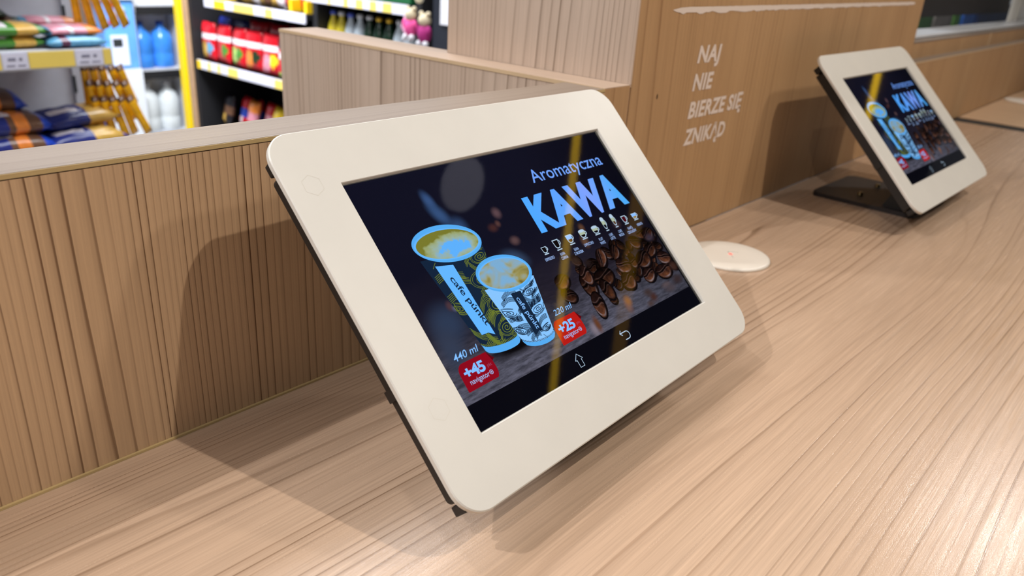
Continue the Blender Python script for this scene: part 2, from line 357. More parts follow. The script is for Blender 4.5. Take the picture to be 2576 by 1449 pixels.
def picture_mesh(detail=True):
    bm = bmesh.new(); mats = []
    def mi(m):
        if m not in mats: mats.append(m)
        return mats.index(m)
    Z = [0.0]
    def lay(): Z[0] += .0000015; return Z[0]
    def poly(pts, m, z=None):
        z = lay() if z is None else z
        f = bm.faces.new([bm.verts.new((x/1000, y/1000, z)) for x, y in pts]); f.material_index = mi(m)
    def ell(cx, cy, rx, ry, m, rot=0, n=40, a0=0, a1=360, z=None):
        c, s = cos(rot), sin(rot); full = (a1-a0) >= 360
        P = []
        for k in range(n if full else n+1):
            t = radians(a0+(a1-a0)*k/n); u, v = rx*cos(t), ry*sin(t); P.append((cx+u*c-v*s, cy+u*s+v*c))
        poly(P, m, z)
    def strip(P, w, m, taper=False, z=None):
        z = lay() if z is None else z; vs = []
        for i, (x, y) in enumerate(P):
            a = P[max(i-1, 0)]; b = P[min(i+1, len(P)-1)]; dx, dy = b[0]-a[0], b[1]-a[1]; L = math.hypot(dx, dy) or 1
            ww = w*(.35+.65*sin(pi*(i+.5)/len(P))) if taper else w
            nx, ny = -dy/L*ww/2, dx/L*ww/2
            vs.append((bm.verts.new(((x+nx)/1000, (y+ny)/1000, z)), bm.verts.new(((x-nx)/1000, (y-ny)/1000, z))))
        for a, b in zip(vs, vs[1:]): bm.faces.new((a[0], b[0], b[1], a[1])).material_index = mi(m)
    def text(s, x, y, w, h, m, rot=0, bold=0.0, shear=0.0, cap=.73, space=1.0):
        me = textmesh(s, 1, 1, shear, bold, 'LEFT', space); xs = [v.co.x for v in me.vertices]
        k = w/(max(xs)-min(xs)); kx0 = min(xs); c, si = cos(rot), sin(rot); z = lay(); i = mi(m)
        vv = []
        for v in me.vertices:
            u = (v.co.x-kx0)*k; q = v.co.y/cap*h; vv.append(bm.verts.new(((x+u*c-q*si)/1000, (y+u*si+q*c)/1000, z)))
        for p in me.polygons:
            try: bm.faces.new([vv[j] for j in p.vertices]).material_index = i
            except ValueError: pass
        bpy.data.meshes.remove(me)
    BG = emis_nodes('display_backdrop', f_bg)
    NAV = emis('display_nav_bar', (9, 9, 17))
    SKY = emis('display_blue_white', (98, 178, 250)); SKY2 = emis('display_pale_blue', (128, 186, 250)); RIM = emis('display_cup_rim', (84, 168, 238))
    DARKN = emis('display_dark_navy', (20, 36, 58)); OLIVE = emis('display_olive_line', (104, 118, 44)); RED = emis('display_red', (138, 10, 28)); RED2 = emis('display_red_bright', (178, 26, 22)); REDD = emis('display_red_fold', (88, 8, 18))
    TXT = emis('display_small_text', (150, 178, 228)); FRAME = emis('display_edge', (8, 9, 14))
    poly([(-OW*1000-1, -70), (OW*1000+1, -70), (OW*1000+1, 70), (-OW*1000-1, 70)], FRAME)
    poly([(-109, -55), (107.3, -55), (107.3, 69), (-109, 69)], BG)
    # soft smoke and out of focus beans
    def blob(rgb, cx, cy, rx, ry, rot=0, hard=.1):
        z = lay(); ell(cx, cy, rx, ry, soft_blob('display_soft_spot', rgb, cx, cy, rx, ry, rot, 1, hard), rot, 32, z=z)
    blob((52, 78, 122), -62, 50, 5, 9, .25); blob((50, 76, 118), -60, 41, 6.5, 13, .5); blob((46, 68, 106), -52, 31, 9, 9)
    blob((50, 66, 94), -26, 4, 14, 8, -.4); blob((44, 56, 80), -92, -15, 18, 16); blob((50, 58, 78), -98, -28, 12, 18)
    for q in [(-20.5, 32.7, 5, 5, (88, 66, 72)), (-29, 25, 5.5, 3.8, (64, 38, 38)), (-24, 26.5, 3, 3, (80, 54, 52)), (-18.8, 14, 5.5, 4, (86, 64, 66)), (-85.5, -7, 3.5, 4, (74, 52, 58)), (-83, -9, 3, 3, (84, 86, 118)), (-44, -14, 5, 5, (48, 36, 40)),
              (1.8, -50.6, 5, 7, (122, 112, 124)), (6, -49, 4, 8, (96, 58, 38)), (40, -48, 5, 7, (104, 78, 76)), (42, -45, 5, 5, (132, 88, 56)), (67, -50, 6, 5, (66, 42, 38)), (86, -47, 8, 3, (84, 72, 76)), (61, -53, 6, 3, (70, 56, 56)),
              (36, -1, 5, 6, (92, 66, 52)), (74, 2, 6, 4, (62, 46, 50)), (88, -8, 9, 5, (58, 44, 44)), (97, -12, 6, 6, (66, 58, 74)), (20, -14, 5, 6, (84, 66, 50)), (47, 26, 4, 3, (60, 46, 46)), (40, 8, 4, 4, (88, 60, 44))]:
        blob(q[4], *q[:4])
    # coffee beans
    uvl = bm.loops.layers.uv.new('UVMap')
    def f_bean(k, dark):
        m = bpy.data.materials.new('display_bean_%d' % k); m.use_nodes = True; nt = m.node_tree; nt.nodes.clear(); nb = NB(nt)
        e = nt.nodes.new('ShaderNodeEmission'); o = nt.nodes.new('ShaderNodeOutputMaterial'); nt.links.new(e.outputs[0], o.inputs[0])
        tc = nt.nodes.new('ShaderNodeTexCoord'); sp = nt.nodes.new('ShaderNodeSeparateXYZ'); nt.links.new(tc.outputs['UV'], sp.inputs[0]); u, v = sp.outputs[0], sp.outputs[1]
        n = nb.noise(tc.outputs['Object'], 260, 4, .6); n2 = nb.noise(tc.outputs['Object'], 120, 2)
        shade = nb.m('ADD', nb.m('MULTIPLY', v, -.42), nb.m('MULTIPLY', nb.m('SUBTRACT', n, .5), .9)); shade = nb.m('ADD', shade, .42)
        col = nb.ramp(shade, [(0, lin((14, 8, 9))), (.35, lin((38, 21, 18))), (.7, lin((92, 54, 36))), (1, lin((138, 86, 54)))])
        rr2 = nb.m('SQRT', nb.m('ADD', nb.m('MULTIPLY', u, u), nb.m('MULTIPLY', v, v)))
        rim = nb.m('MULTIPLY', nb.ramp(rr2, [(.72, 0.0), (.85, 1.0), (.95, .2)]), nb.ramp(nb.m('MULTIPLY', v, -1.0), [(.25, 0.0), (.8, .75)]))
        col = nb.mix(nb.m('MULTIPLY', rim, nb.ramp(n2, [(.4, .1), (.6, 1.0)])), col, lin((150, 146, 156)))
        crack = nb.m('ABSOLUTE', nb.m('SUBTRACT', v, nb.m('ADD', nb.m('MULTIPLY', nb.m('SINE', nb.m('MULTIPLY', u, 2.6)), .16), nb.m('MULTIPLY', n2, .3))))
        col = nb.mix(nb.ramp(crack, [(.03, 1.0), (.13, 0.0)]), col, lin((8, 5, 6)))
        col = nb.mix(nb.ramp(nb.m('ABSOLUTE', nb.m('SUBTRACT', crack, .17)), [(.0, .35), (.06, 0.0)]), col, lin((120, 96, 92)))
        edge = nb.ramp(rr2, [(.80, 1.0), (1.0, .25)])
        col = nb.mix(1.0, col, edge, 'MULTIPLY'); col = nb.mix(1.0, col, (dark, dark, dark), 'MULTIPLY')
        nt.links.new(col, e.inputs[0]); return m
    BM = [f_bean(0, .30), f_bean(1, .55), f_bean(2, .95)]; BSH = emis('bean_shadow', (13, 9, 12))
    def bean(cx, cy, rx, ry, rot, tone=1, shine=True):
        ell(cx+.6, cy-1.0, rx*1.08, ry*1.10, BSH, rot, 20)
        c, s = cos(rot), sin(rot); z = lay(); P = []; U = []
        for k in range(28):
            t = 2*pi*k/28; q = 1+.05*sin(2*t+cx)+.04*sin(3*t+cy); u, v = rx*q*cos(t), ry*q*sin(t)
            P.append((cx+u*c-v*s, cy+u*s+v*c)); U.append((cos(t), sin(t)))
        f = bm.faces.new([bm.verts.new((x/1000, y/1000, z)) for x, y in P]); f.material_index = mi(BM[tone])
        for lp, uv in zip(f.loops, U): lp[uvl].uv = uv
    rb = random.Random(11)
    for k in range(46):
        x = rb.uniform(12, 105); y = -8-abs(rb.gauss(0, 1))*4-rb.random()*26+(x-60)*.0
        bean(x, y, rb.uniform(3.6, 5.6), rb.uniform(2.8, 4.2), rb.uniform(-1, 1), rb.choice([0, 0, 0, 1]))
    for q in [(98, -11, 6.5, 4.5, .3, 1), (80.6, -13, 6, 4.5, -.5, 1), (90, -22, 7, 4.6, .2, 1), (100, -30, 7, 4.8, -.3, 2), (41, -14, 7, 4.4, 1.0, 2), (56, -14, 6, 4, .7, 1), (17, -26, 6, 8, .1, 1), (-2, -18, 6.5, 4.4, .2, 2), (-3, -27, 6, 4.4, -.4, 1), (19.7, -20, 4.6, 7, .1, 2),
              (33.8, -25.5, 9.2, 6.2, .1, 1), (57, -24, 7, 5.6, -.35, 2), (53, -34, 6.2, 6, .2, 2), (78.5, -25.5, 8, 5.8, .35, 1), (75, -36, 6.5, 5, .1, 2), (92, -38, 8.5, 5, .0, 2), (16, -39, 5, 8.4, -.25, 2), (30, -33, 5, 7, .2, 1)]:
        bean(*q)
    for q in [(84, -6, 9, 4, (44, 34, 38)), (98, -14, 7, 4, (52, 44, 56)), (100, -47, 9, 5, (52, 40, 42)), (88, -50, 10, 4, (70, 62, 68)), (18, -10, 6, 5, (50, 36, 30)), (64, -46, 7, 4, (60, 48, 48)), (27, -14, 5, 4, (34, 24, 24)), (104, -38, 6, 5, (60, 38, 32))]:
        blob(q[4], *q[:4])
    # cups ---------------------------------------------------------------
    def lerp(a, b, f): return (a[0]+(b[0]-a[0])*f, a[1]+(b[1]-a[1])*f)
    def cup(TL, TR, BLc, BRc, bow, rim, inner, base_m, line_m, band_top, stripe, stripe_m, seed, nsp):
        # body polygon with a bowed bottom
        bot = []
        mid = ((BLc[0]+BRc[0])/2, (BLc[1]+BRc[1])/2); dx, dy = BRc[0]-BLc[0], BRc[1]-BLc[1]
        def bowed(f, P, Q, b): 
            x, y = lerp(P, Q, f); L = math.hypot(Q[0]-P[0], Q[1]-P[1]); nx, ny = (Q[1]-P[1])/L, -(Q[0]-P[0])/L
            k = b*math.sqrt(max(0, 1-(2*f-1)**2)); return (x+nx*k, y+ny*k)
        poly([TL]+[bowed(k/16, BLc, BRc, bow) for k in range(17)]+[TR], RIM)
        b0, b1 = lerp(TL, BLc, band_top), lerp(TR, BRc, band_top)
        poly([TL]+[bowed(k/16, b0, b1, bow) for k in range(17)]+[TR], base_m)
        def S(u, v): # u across 0..1, v down 0..1
            a = bowed(u, TL, TR, bow); b = bowed(u, b0, b1, bow); return lerp(a, b, v)
        r = random.Random(seed); lw = .42
        # swirls
        for (cu, cv, R) in nsp:
            P = []
            for k in range(30):
                t = k/29*2.3*2*pi; rad = R*(1-k/29*.95); P.append((cu+rad*cos(t)*1.0, cv+rad*sin(t)*.42))
            strip([S(min(.99, max(.01, a)), min(1, max(0, b))) for a, b in P], lw, line_m)
            for e in (1.22, 1.42):
                P = [(cu+R*e*cos(radians(t)), cv+R*e*sin(radians(t))*.42) for t in range(20, 320, 15)]
                P = [p for p in P if .02 < p[0] < .98 and 0 < p[1] < 1]
                if len(P) > 2: strip([S(*p) for p in P], lw*.7, line_m)
        # bundles of waving lines between them
        zz = lay()
        for g in range(24):
            u0, v0 = r.random()*.85, r.random(); ang = r.choice([-.9, -.5, .5, 1.1])
            for q in range(5):
                P = []
                for k in range(9):
                    f = k/8; u = u0+f*.32; v = v0+q*.018+sin(f*pi)*.07*ang+f*.10*ang
                    if .01 < u < .99 and 0 < v < 1 and all((u-a)**2+((v-b)/.42)**2 > (R*1.12)**2 for a, b, R in nsp): P.append(S(u, v))
                    elif len(P) > 2: break
                    else: P = []
                if len(P) > 2: strip(P, lw*.75, line_m, False, zz)
        # right-hand darkening and base fringe
        for k in range(26):
            u = (k+.5)/26; strip([S(u, .97), S(u+.01, 1.0+.0)], lw, line_m)
        poly(stripe, stripe_m)
        # rim & coffee
        (cx, cy, rx, ry, ro) = rim; ell(cx, cy, rx, ry, SKY2 if False else RIM, ro, 56); 
        (cx, cy, rx, ry, ro) = inner; ell(cx, cy, rx*1.06, ry*1.08, SKY, ro, 56)
    cof = {}
    def f_c1(nb, x, y, nt):
        X = nb.m('MULTIPLY', x, 1000); Y = nb.m('MULTIPLY', y, 1000)
        n = nb.noise(nb.vec(nb.m('MULTIPLY', X, .18), nb.m('MULTIPLY', Y, .22)), 1, 3)
        d = nb.m('ADD', nb.m('POWER', nb.m('MULTIPLY', nb.m('ADD', X, 62.5), .047), 2.0), nb.m('POWER', nb.m('MULTIPLY', nb.m('ADD', Y, -21), .115), 2.0))
        d = nb.m('ADD', d, nb.m('MULTIPLY', nb.m('SUBTRACT', n, .5), 1.1))
        return nb.ramp(d, [(.16, lin((92, 172, 246))), (.24, lin((134, 172, 190))), (.45, lin((152, 172, 150))), (.80, lin((148, 158, 104))), (1.0, lin((118, 118, 44)))])
    def f_c2(nb, x, y, nt):
        X = nb.m('MULTIPLY', x, 1000); Y = nb.m('MULTIPLY', y, 1000)
        n = nb.noise(nb.vec(nb.m('MULTIPLY', X, .06), nb.m('MULTIPLY', Y, .09)), 1, 2, .5, .9)
        return nb.ramp(n, [(.28, lin((112, 98, 46))), (.40, lin((150, 142, 84))), (.48, lin((146, 160, 150))), (.60, lin((120, 168, 206)))])
    C1 = emis_nodes('display_coffee_big', f_c1); C2 = emis_nodes('display_coffee_small', f_c2)
    # tall cup behind
    blob((10, 8, 12), -60, -39, 26, 7, 0, .3)
    cup((-88.2, 19.5), (-43.4, 17.5), (-79.6, -35.2), (-54.6, -37.6), 3.0, (-65.3, 24.4, 23.3, 10.9, -.13), (-65.3, 24.0, 21.2, 8.3, -.10), DARKN, OLIVE, .93,
        [(-81.2, 14.6), (-69.7, 12.4), (-68.2, -29.5), (-71.9, -27.2), (-76.6, -27.0)], SKY, 5, [(.78, .30, .17), (.82, .60, .15), (.80, .86, .15), (.08, .55, .12), (.88, .07, .12)])
    ell(-65.3, 24.0, 21.2, 8.3, C1, -.10, 56)
    text('cafe púnkt', -76.7, 6.2, 30.5, 3.9, DARKN, radians(-78.5), .010, .0, .73, .95)
    # small cup in front
    cup((-59.3, -6.2), (-20.6, -8.4), (-53.6, -39.5), (-29.2, -42.6), 4.2, (-39.6, -1.4, 20.4, 11.0, -.13), (-39.6, -1.6, 18.3, 8.8, -.10), emis('display_cup_pale', (132, 192, 248)), DARKN, .93,
        [(-43.8, -13.2), (-36.0, -13.6), (-36.3, -38.6), (-39.3, -37.6), (-43.2, -39.4)], DARKN, 9, [(.16, .42, .16), (.82, .48, .17), (.80, .14, .12), (.14, .78, .12), (.84, .84, .10)])
    ell(-39.6, -1.6, 18.3, 8.8, C2, -.10, 56)
    text('cafe púnkt', -42.0, -16.6, 20.0, 3.3, SKY2, radians(-84), .008, .0, .73, .95)
    # headline ------------------------------------------------------------
    AR = emis('display_headline', (112, 160, 246)); 
    def f_k(nb, x, y, nt):
        X = nb.m('MULTIPLY', x, 1000); return nb.ramp(nb.m('DIVIDE', X, 100), [(.05, lin((78, 166, 255))), (.45, lin((100, 160, 255))), (.62, lin((126, 160, 255))), (.95, lin((78, 168, 244)))])
    KW = emis_nodes('display_kawa', f_k)
    text('Aromatyczna', 22, 44.2, 74.5, 9.2, AR, 0, .004, 0)
    text('KAWA', 4.2, 14.3, 95, 24, KW, 0, .052, 0, .78, 1.16)
    ICON = emis('display_icon', (176, 200, 222)); CREAM = emis('display_cream', (170, 184, 160)); BLK = emis('display_icon_fill', (14, 9, 10)); BRN = emis('display_icon_brown', (86, 58, 30)); WINE = emis('display_icon_wine', (70, 10, 22)); GLD = emis('display_icon_gold', (140, 116, 52))
    def icon(cx, cy, wdt, hgt, fill, top=None, glass=False):
        tp, bt = wdt/2, wdt*.28
        ring = [(cx-tp, cy+hgt/2), (cx-bt*1.4, cy-hgt*.25), (cx-bt*.7, cy-hgt*.42), (cx+bt*.7, cy-hgt*.42), (cx+bt*1.4, cy-hgt*.25), (cx+tp, cy+hgt/2)]
        poly(ring, ICON); k = .78
        poly([(cx+(a-cx)*k, cy+.1+(b-cy)*k) for a, b in ring], fill)
        if top: poly([(cx-tp*.86, cy+hgt*.42), (cx-bt*1.7, cy+hgt*.0), (cx+bt*1.7, cy+hgt*.0), (cx+tp*.86, cy+hgt*.42)], top)
        strip([(cx-wdt*.42, cy-hgt*.56), (cx+wdt*.42, cy-hgt*.56)], .7, ICON)
        P = [(cx+tp*.78+wdt*.24*sin(radians(t)), cy+hgt*.14+hgt*.24*cos(radians(t))) for t in range(0, 181, 20)]
        strip(P, .6, ICON)
        if top is CREAM: ell(cx, cy+hgt*.52, tp*.95, hgt*.2, ICON, 0, 16)
    for (x, y, a, b, f, tpc) in [(-1.2, 2.6, 5.2, 5.0, BLK, None), (10.9, 3.4, 6.4, 7.2, BLK, None), (24, 3.6, 6.6, 6.8, BRN, SKY2), (37.3, 3.4, 7, 5.6, BLK, CREAM), (50.5, 3.0, 7, 5.4, BLK, CREAM), (61.7, 4.6, 4.2, 8.6, BLK, CREAM), (72.4, 4.6, 4.2, 8.4, BRN, CREAM), (83.6, 3.2, 6, 6.4, WINE, None), (95.5, 3.0, 6.6, 5.2, GLD, SKY2)]:
        icon(x, y, a*.88, b*.88, f, tpc)
    def lab(s, cx, y, wd, h=1.9): text(s, cx-wd/2, y-h/2, wd, h, TXT, 0, .02)
    lab('ESPRESSO', -1, -3, 8.4); lab('KAWA', 11.1, -3.1, 4.4); lab('CZARNA', 11, -5.6, 6.2); lab('KAWA', 24.4, -3.4, 4.4); lab('Z MLEKIEM', 24.8, -5.9, 8.6); lab('CAPPUCCINO', 37.5, -3.2, 9.6)
    lab('FLAT', 50.6, -3.2, 4); lab('WHITE', 50.4, -5.8, 5.2); lab('CAFE', 62, -2.9, 4); lab('LATTE', 62.1, -5.4, 5); lab('CAFE', 72.5, -2.9, 4); lab('MOCHA', 72.2, -5.4, 5.4); lab('NAPÓJ', 84, -3.3, 5.2); lab('CZEKOLADOWY', 84, -5.9, 10); lab('HERBATA', 95.9, -3.2, 6.6)
    # price tags ------------------------------------------------------------
    def ptag(ox, oy, num, red, bright):
        pts = [(-.2, -14.6)]
        for k in range(9):     # lower right rounded
            t = radians(-70+70*k/8); pts.append((20+3.2*cos(t), -9.5+5*sin(t)))
        pts += [(23, -5.2), (21.5, -.2)]
        for k in range(9):
            t = radians(95+85*k/8); pts.append((4.5+4.5*cos(t), -5.5+5.2*sin(t)))
        poly([(ox+a, oy+b) for a, b in pts], red)
        poly([(ox+21.5, oy-.2), (ox+24.8, oy-4.6), (ox+23.0, oy-5.6)], REDD)
        text(num, ox+2.6, oy-8.2, 14.2, 5.6, bright, 0, .035, 0, .73, .92)
        text('navigator', ox+3.4, oy-11.8, 13.6, 2.9, TXT, 0, .006)
        ell(ox+18.6, oy-10.4, 1.25, 1.25, TXT, 0, 16); ell(ox+18.6, oy-10.4, .85, .85, red, 0, 16); ell(ox+18.6, oy-10.4, .45, .45, TXT, 0, 10)
        text('pkt', ox+18.2, oy-7.4, 3.2, 1.8, emis('display_tag_faint', (150, 70, 100)), 0, 0)
    ptag(-102.0, -35.2, '+45', RED, SKY2); ptag(-28.2, -36.4, '+25', RED2, SKY2)
    text('440 ml', -100.6, -33.8, 17.5, 4.0, SKY2, .02, .004, .25); text('220 ml', -22.4, -34.4, 16.8, 3.6, SKY2, .02, .004, .25)
    # navigation bar ----------------------------------------------------------
    poly([(-109, -69.5), (107.3, -69.5), (107.3, -55), (-109, -55)], NAV)
    strip([(-26.6, -61.4), (-23.4, -58.0), (-20.2, -61.4), (-21.6, -61.4), (-21.6, -65.6), (-25.2, -65.6), (-25.2, -61.4), (-26.6, -61.4)], .45, ICON)
    P = [(18.2, -60.2), (24, -60.2)]+[(24+2.3*sin(radians(t)), -62.5+2.3*cos(radians(t))) for t in range(15, 181, 15)]+[(20.5, -64.8)]
    strip(P, .55, ICON); strip([(19.9, -58.6), (18.0, -60.2), (19.9, -61.8)], .55, ICON)
    for f in bm.faces:
        if f.normal.z < 0: f.normal_flip()
    bm.normal_update()
    for f in bm.faces:
        if f.normal.z < 0: f.normal_flip()
    me = bpy.data.meshes.new('picture'); bm.to_mesh(me); bm.free()
    for m in mats: me.materials.append(m)
    return me
glass_m = bpy.data.materials.new('display_glass'); glass_m.use_nodes = True
nt = glass_m.node_tree; nt.nodes.clear()
o_ = nt.nodes.new('ShaderNodeOutputMaterial'); mx = nt.nodes.new('ShaderNodeMixShader'); tr = nt.nodes.new('ShaderNodeBsdfTransparent'); gl = nt.nodes.new('ShaderNodeBsdfGlossy'); fr = nt.nodes.new('ShaderNodeFresnel')
fr.inputs[0].default_value = 1.45; gl.inputs['Roughness'].default_value = .03
nt.links.new(fr.outputs[0], mx.inputs[0]); nt.links.new(tr.outputs[0], mx.inputs[1]); nt.links.new(gl.outputs[0], mx.inputs[2]); nt.links.new(mx.outputs[0], o_.inputs[0])

PIC = picture_mesh()
def bezel_mesh():
    bm = bmesh.new(); r = .0155; n = 10
    outer = rrect(BL_, BR_, BB_, BT_, r, n)
    inner = []          # matching count: corner fan collapses to the four opening corners
    cs = [(OW, -OH), (OW, OH), (-OW, OH), (-OW, -OH)]
    def off(P, d): return rrect(BL_+d, BR_-d, BB_+d, BT_-d, r-d, n)
    levels_out = [(outer, -.0030), (outer, -.0006), (off(outer, .0006), 0.0)]
    rings = [[bm.verts.new((x, y, z)) for x, y in P] for P, z in levels_out]
    N = len(outer)
    for A, B in zip(rings, rings[1:]):
        for i in range(N): bm.faces.new((A[i], A[(i+1) % N], B[(i+1) % N], B[i]))
    def corner_ring(d, z): return [bm.verts.new((x+(d if x > 0 else -d), y+(d if y > 0 else -d), z)) for x, y in cs]
    I0 = corner_ring(.0003, 0.0); I1 = corner_ring(0, -.0004); I2 = corner_ring(-.0006, -.0026); I3 = corner_ring(-.0006, -.0030)
    def bridge(outerring, ring4, flip=False):
        for c in range(4):
            base = c*(n+1)
            for k in range(n): bm.faces.new((outerring[base+k], outerring[base+k+1], ring4[c]))
            nx = (base+n+1) % N
            bm.faces.new((outerring[base+n], outerring[nx], ring4[(c+1) % 4], ring4[c]))
    bridge(rings[2], I0)
    for A, B in ((I0, I1), (I1, I2), (I2, I3)):
        for i in range(4): bm.faces.new((A[i], A[(i+1) % 4], B[(i+1) % 4], B[i]))
    bridge(rings[0], I3)
    bmesh.ops.recalc_face_normals(bm, faces=bm.faces)
    me = bpy.data.meshes.new('bezel'); bm.to_mesh(me); bm.free(); me.materials.append(bezel_m); return me
BEZ = bezel_mesh()
plug_m = mat('screw_cap_outline', (200, 193, 180), .45)
def make_tablet(label, loc, yaw, tilt, base_x):
    t = thing('display_tablet', label, 'tablet', (loc[0], loc[1], 0), yaw)
    R = Matrix.Rotation(radians(90)-tilt, 4, 'X')
    def place(o, dz=0.0):
        o.matrix_local = Matrix.Translation((0, 0, loc[2])) @ R @ Matrix.Translation((0, 0, dz)); return o
    b = place(link('bezel', BEZ, t)); tag(b, 'cream white frame with rounded corners')
    # hexagonal cap outlines on the frame
    for hx, hy in ((-.1254, .0709), (-.1244, -.0501)):
        bm = bmesh.new(); q = [[bm.verts.new((hx+r*cos(k*pi/3+.5), hy+r*sin(k*pi/3+.5), .00004)) for k in range(6)] for r in (.0058, .00565)]
        for k in range(6): bm.faces.new((q[0][k], q[0][(k+1) % 6], q[1][(k+1) % 6], q[1][k]))
        fin('screw_cap', bm, plug_m, b)
    # housing
    bm = bmesh.new(); extrude_poly(bm, rrect(BL_+.0045, BR_-.0045, BB_+.010, BT_-.017, .003, 4), -.0135, -.0031)
    h = place(fin('housing', bm, house_m, t)); tag(h, 'slim black housing behind the frame')
    for q in ((BL_+.0035, BL_+.020, BT_-.0165, BT_-.010), (BL_+.0035, BL_+.020, BB_+.0045, BB_+.0095), (BR_-.020, BR_-.0035, BT_-.0165, BT_-.010), (BR_-.020, BR_-.0035, BB_+.0045, BB_+.0095)):
        bm = bmesh.new(); bx(bm, *q, -.0115, -.0032, 0, .001); fin('corner_clip', bm, house_m, h)
    bm = bmesh.new(); bx(bm, BL_+.003, BL_+.0046, -.037, -.031, -.0135, -.006, 0, .0004); fin('side_clip', bm, house_m, h)
    # screen
    s = bmesh.new(); bx(s, -OW-.001, OW+.001, -OH-.001, OH+.001, -.00308, -.0030, 0)
    s = place(fin('screen', s, mat('screen_black', (6, 6, 8), .4), t)); tag(s, 'glossy lit screen showing a coffee advert')
    p = link('picture', PIC, s, (0, 0, -.00299)); tag(p, 'advert with two paper coffee cups, beans and the word KAWA')
    bm = bmesh.new(); bx(bm, -OW-.0005, OW+.0005, -OH-.0005, OH+.0005, -.00275, -.0027, 0)
    # single skin of glass
    bm.free(); bm = bmesh.new(); vs = [bm.verts.new((a*(OW+.0005), b_*(OH+.0005), -.0019)) for a, b_ in ((-1, -1), (1, -1), (1, 1), (-1, 1))]; bm.faces.new(vs)
    g = fin('glass', bm, glass_m, s)
    if g.data.polygons[0].normal.z < 0: g.data.flip_normals()
    # stand
    x0, x1 = base_x
    bm = bmesh.new(); pts = [(x0, -.040), (x0, .064), (x0+.012, .078), (x1-.012, .078), (x1, .064), (x1, -.040)]
    extrude_poly(bm, rrect(x0, x1, -.045, .078, .010, 5), 0.0, .005, 0, .0012)
    bp = fin('base_plate', bm, base_m, t); tag(bp, 'dark steel plate lying on the worktop')
    for sx, sy in ((.27, .030), (.73, .030), (.5, -.004)):
        bm = bmesh.new(); lathe(bm, [(0, .0090), (.0026, .0088), (.0034, .0074), (.0034, .005), (.0046, .0049), (.0046, .0045)], 14, 0, (x0+(x1-x0)*sx, sy, 0)); fin('screw', bm, metal_m, bp)
    bm = bmesh.new()       # wedge bracket between plate and housing
    V = lambda u, v, w_: (Matrix.Translation((0, 0, loc[2])) @ R @ Vector((u, v, w_)))
    for xx0, xx1 in ((x0+.012, x1-.012),):
        P = []
        for xx in (xx0, xx1):
            P.append([bm.verts.new(V(xx, BB_+.016, -.0136)), bm.verts.new(V(xx, BB_+.046, -.0136)), bm.verts.new((xx, -.004, .005)), bm.verts.new((xx, -.036, .005))])
        A, B = P
        bm.faces.new(A); bm.faces.new(B[::-1])
        for i in range(4): bm.faces.new((A[i], A[(i+1) % 4], B[(i+1) % 4], B[i]))
    fin('bracket', bm, house_m, t)
    return t
make_tablet('large tablet in a cream frame nearest the camera, its coffee advert in sharp focus', (.3128, -.1115, .0981), .0168, .790, (-.055, .075))
make_tablet('smaller looking out of focus tablet in a cream frame right of the lettered pillar', (.9859, -.1141, .1002), -.0224, .784, (-.052, .078))

# ================================================================== DISCS IN THE WORKTOP
puck_m = mat('charger_white_plastic', (232, 224, 212), .35, var=.02)
def charger(label, x, y, r=.0385):
    t = thing('wireless_charger', label, 'charger', (x, y, 0), 0, None)
    bm = bmesh.new(); lathe(bm, [(0, .0030), (r*.55, .0031), (r*.93, .0034), (r*.985, .0028), (r, .0014), (r, 0), (0, 0)], 64); fin('cover', bm, puck_m, t)
    bm = bmesh.new()
    for rot in (0,):
        P = [(-.006, -.008), (.001, -.002), (.006, .004), (.012, -.004)]
        for a, b in zip(P, P[1:]): cyl(bm, (a[0], a[1], .0031), (b[0], b[1], .0031), .0004, n=6)
    fin('embossed_mark', bm, mat('charger_emboss', (206, 198, 188), .5), t)
    bm = bmesh.new(); lathe(bm, [(0, .0037), (.0014, .0036), (.0019, .0031)], 12, 0, (.002, -.001, 0))
    fin('indicator_light', bm, mat('charger_led', (255, 120, 110), .4, emit=(255, 70, 60), estr=1.2), t)
charger('round white charging disc set in the worktop beside the nearest tablet', .645, -.0715)
charger('round white disc on the farther worktop at the right edge', 2.20, -.045, .04)

# ================================================================== SHOP BEYOND THE COUNTER
white_steel = mat('shelf_white_steel', (206, 208, 216), .4, var=.03)
grey_steel = mat('shelf_back_grey', (184, 186, 196), .5, var=.04)
black_steel = mat('shelf_black_steel', (22, 22, 26), .6)
slot_m = mat('slot_dark', (28, 34, 38), .7)
brown_panel = wood('laminate_end_panel', 'X', 'Z', lin((188, 152, 118)), lin((130, 96, 66)), F=110, A1=2, lineamt=.4, off=4)
yellow_lab = mat('price_label_yellow', (242, 214, 104), .5); yellow_deep = mat('price_label_deep_yellow', (246, 204, 10), .5); white_lab = mat('price_label_white', (222, 222, 240), .35); print_m = mat('price_label_print', (128, 128, 150), .6)
def strip_labels(parent, axis, start, segs, z0, z1, face, sgn):
    """coloured price labels along a shelf strip, each its own piece"""
    p = start
    for L, m in segs:
        bm = bmesh.new()
        if axis == 'x': bx(bm, p, p+L*.97, face-.002, face, z0, z1)
        else: bx(bm, face-.002, face, p-L*.97, p, z0, z1)
        o = fin('price_label', bm, m, parent)
        if axis == 'x' and m is white_lab:
            bm = bmesh.new()
            for q, (a, b) in enumerate(((.12, .45), (.55, .85))): bx(bm, p+L*a, p+L*b, face-.0024, face-.0021, z0+.006, z0+.009)
            bx(bm, p+L*.2, p+L*.5, face-.0024, face-.0021, z0+.018, z0+.024); bx(bm, p+L*.62, p+L*.75, face-.0024, face-.0021, z0+.018, z0+.024)
            fin('print', bm, print_m, o)
        p += L if axis == 'x' else -L

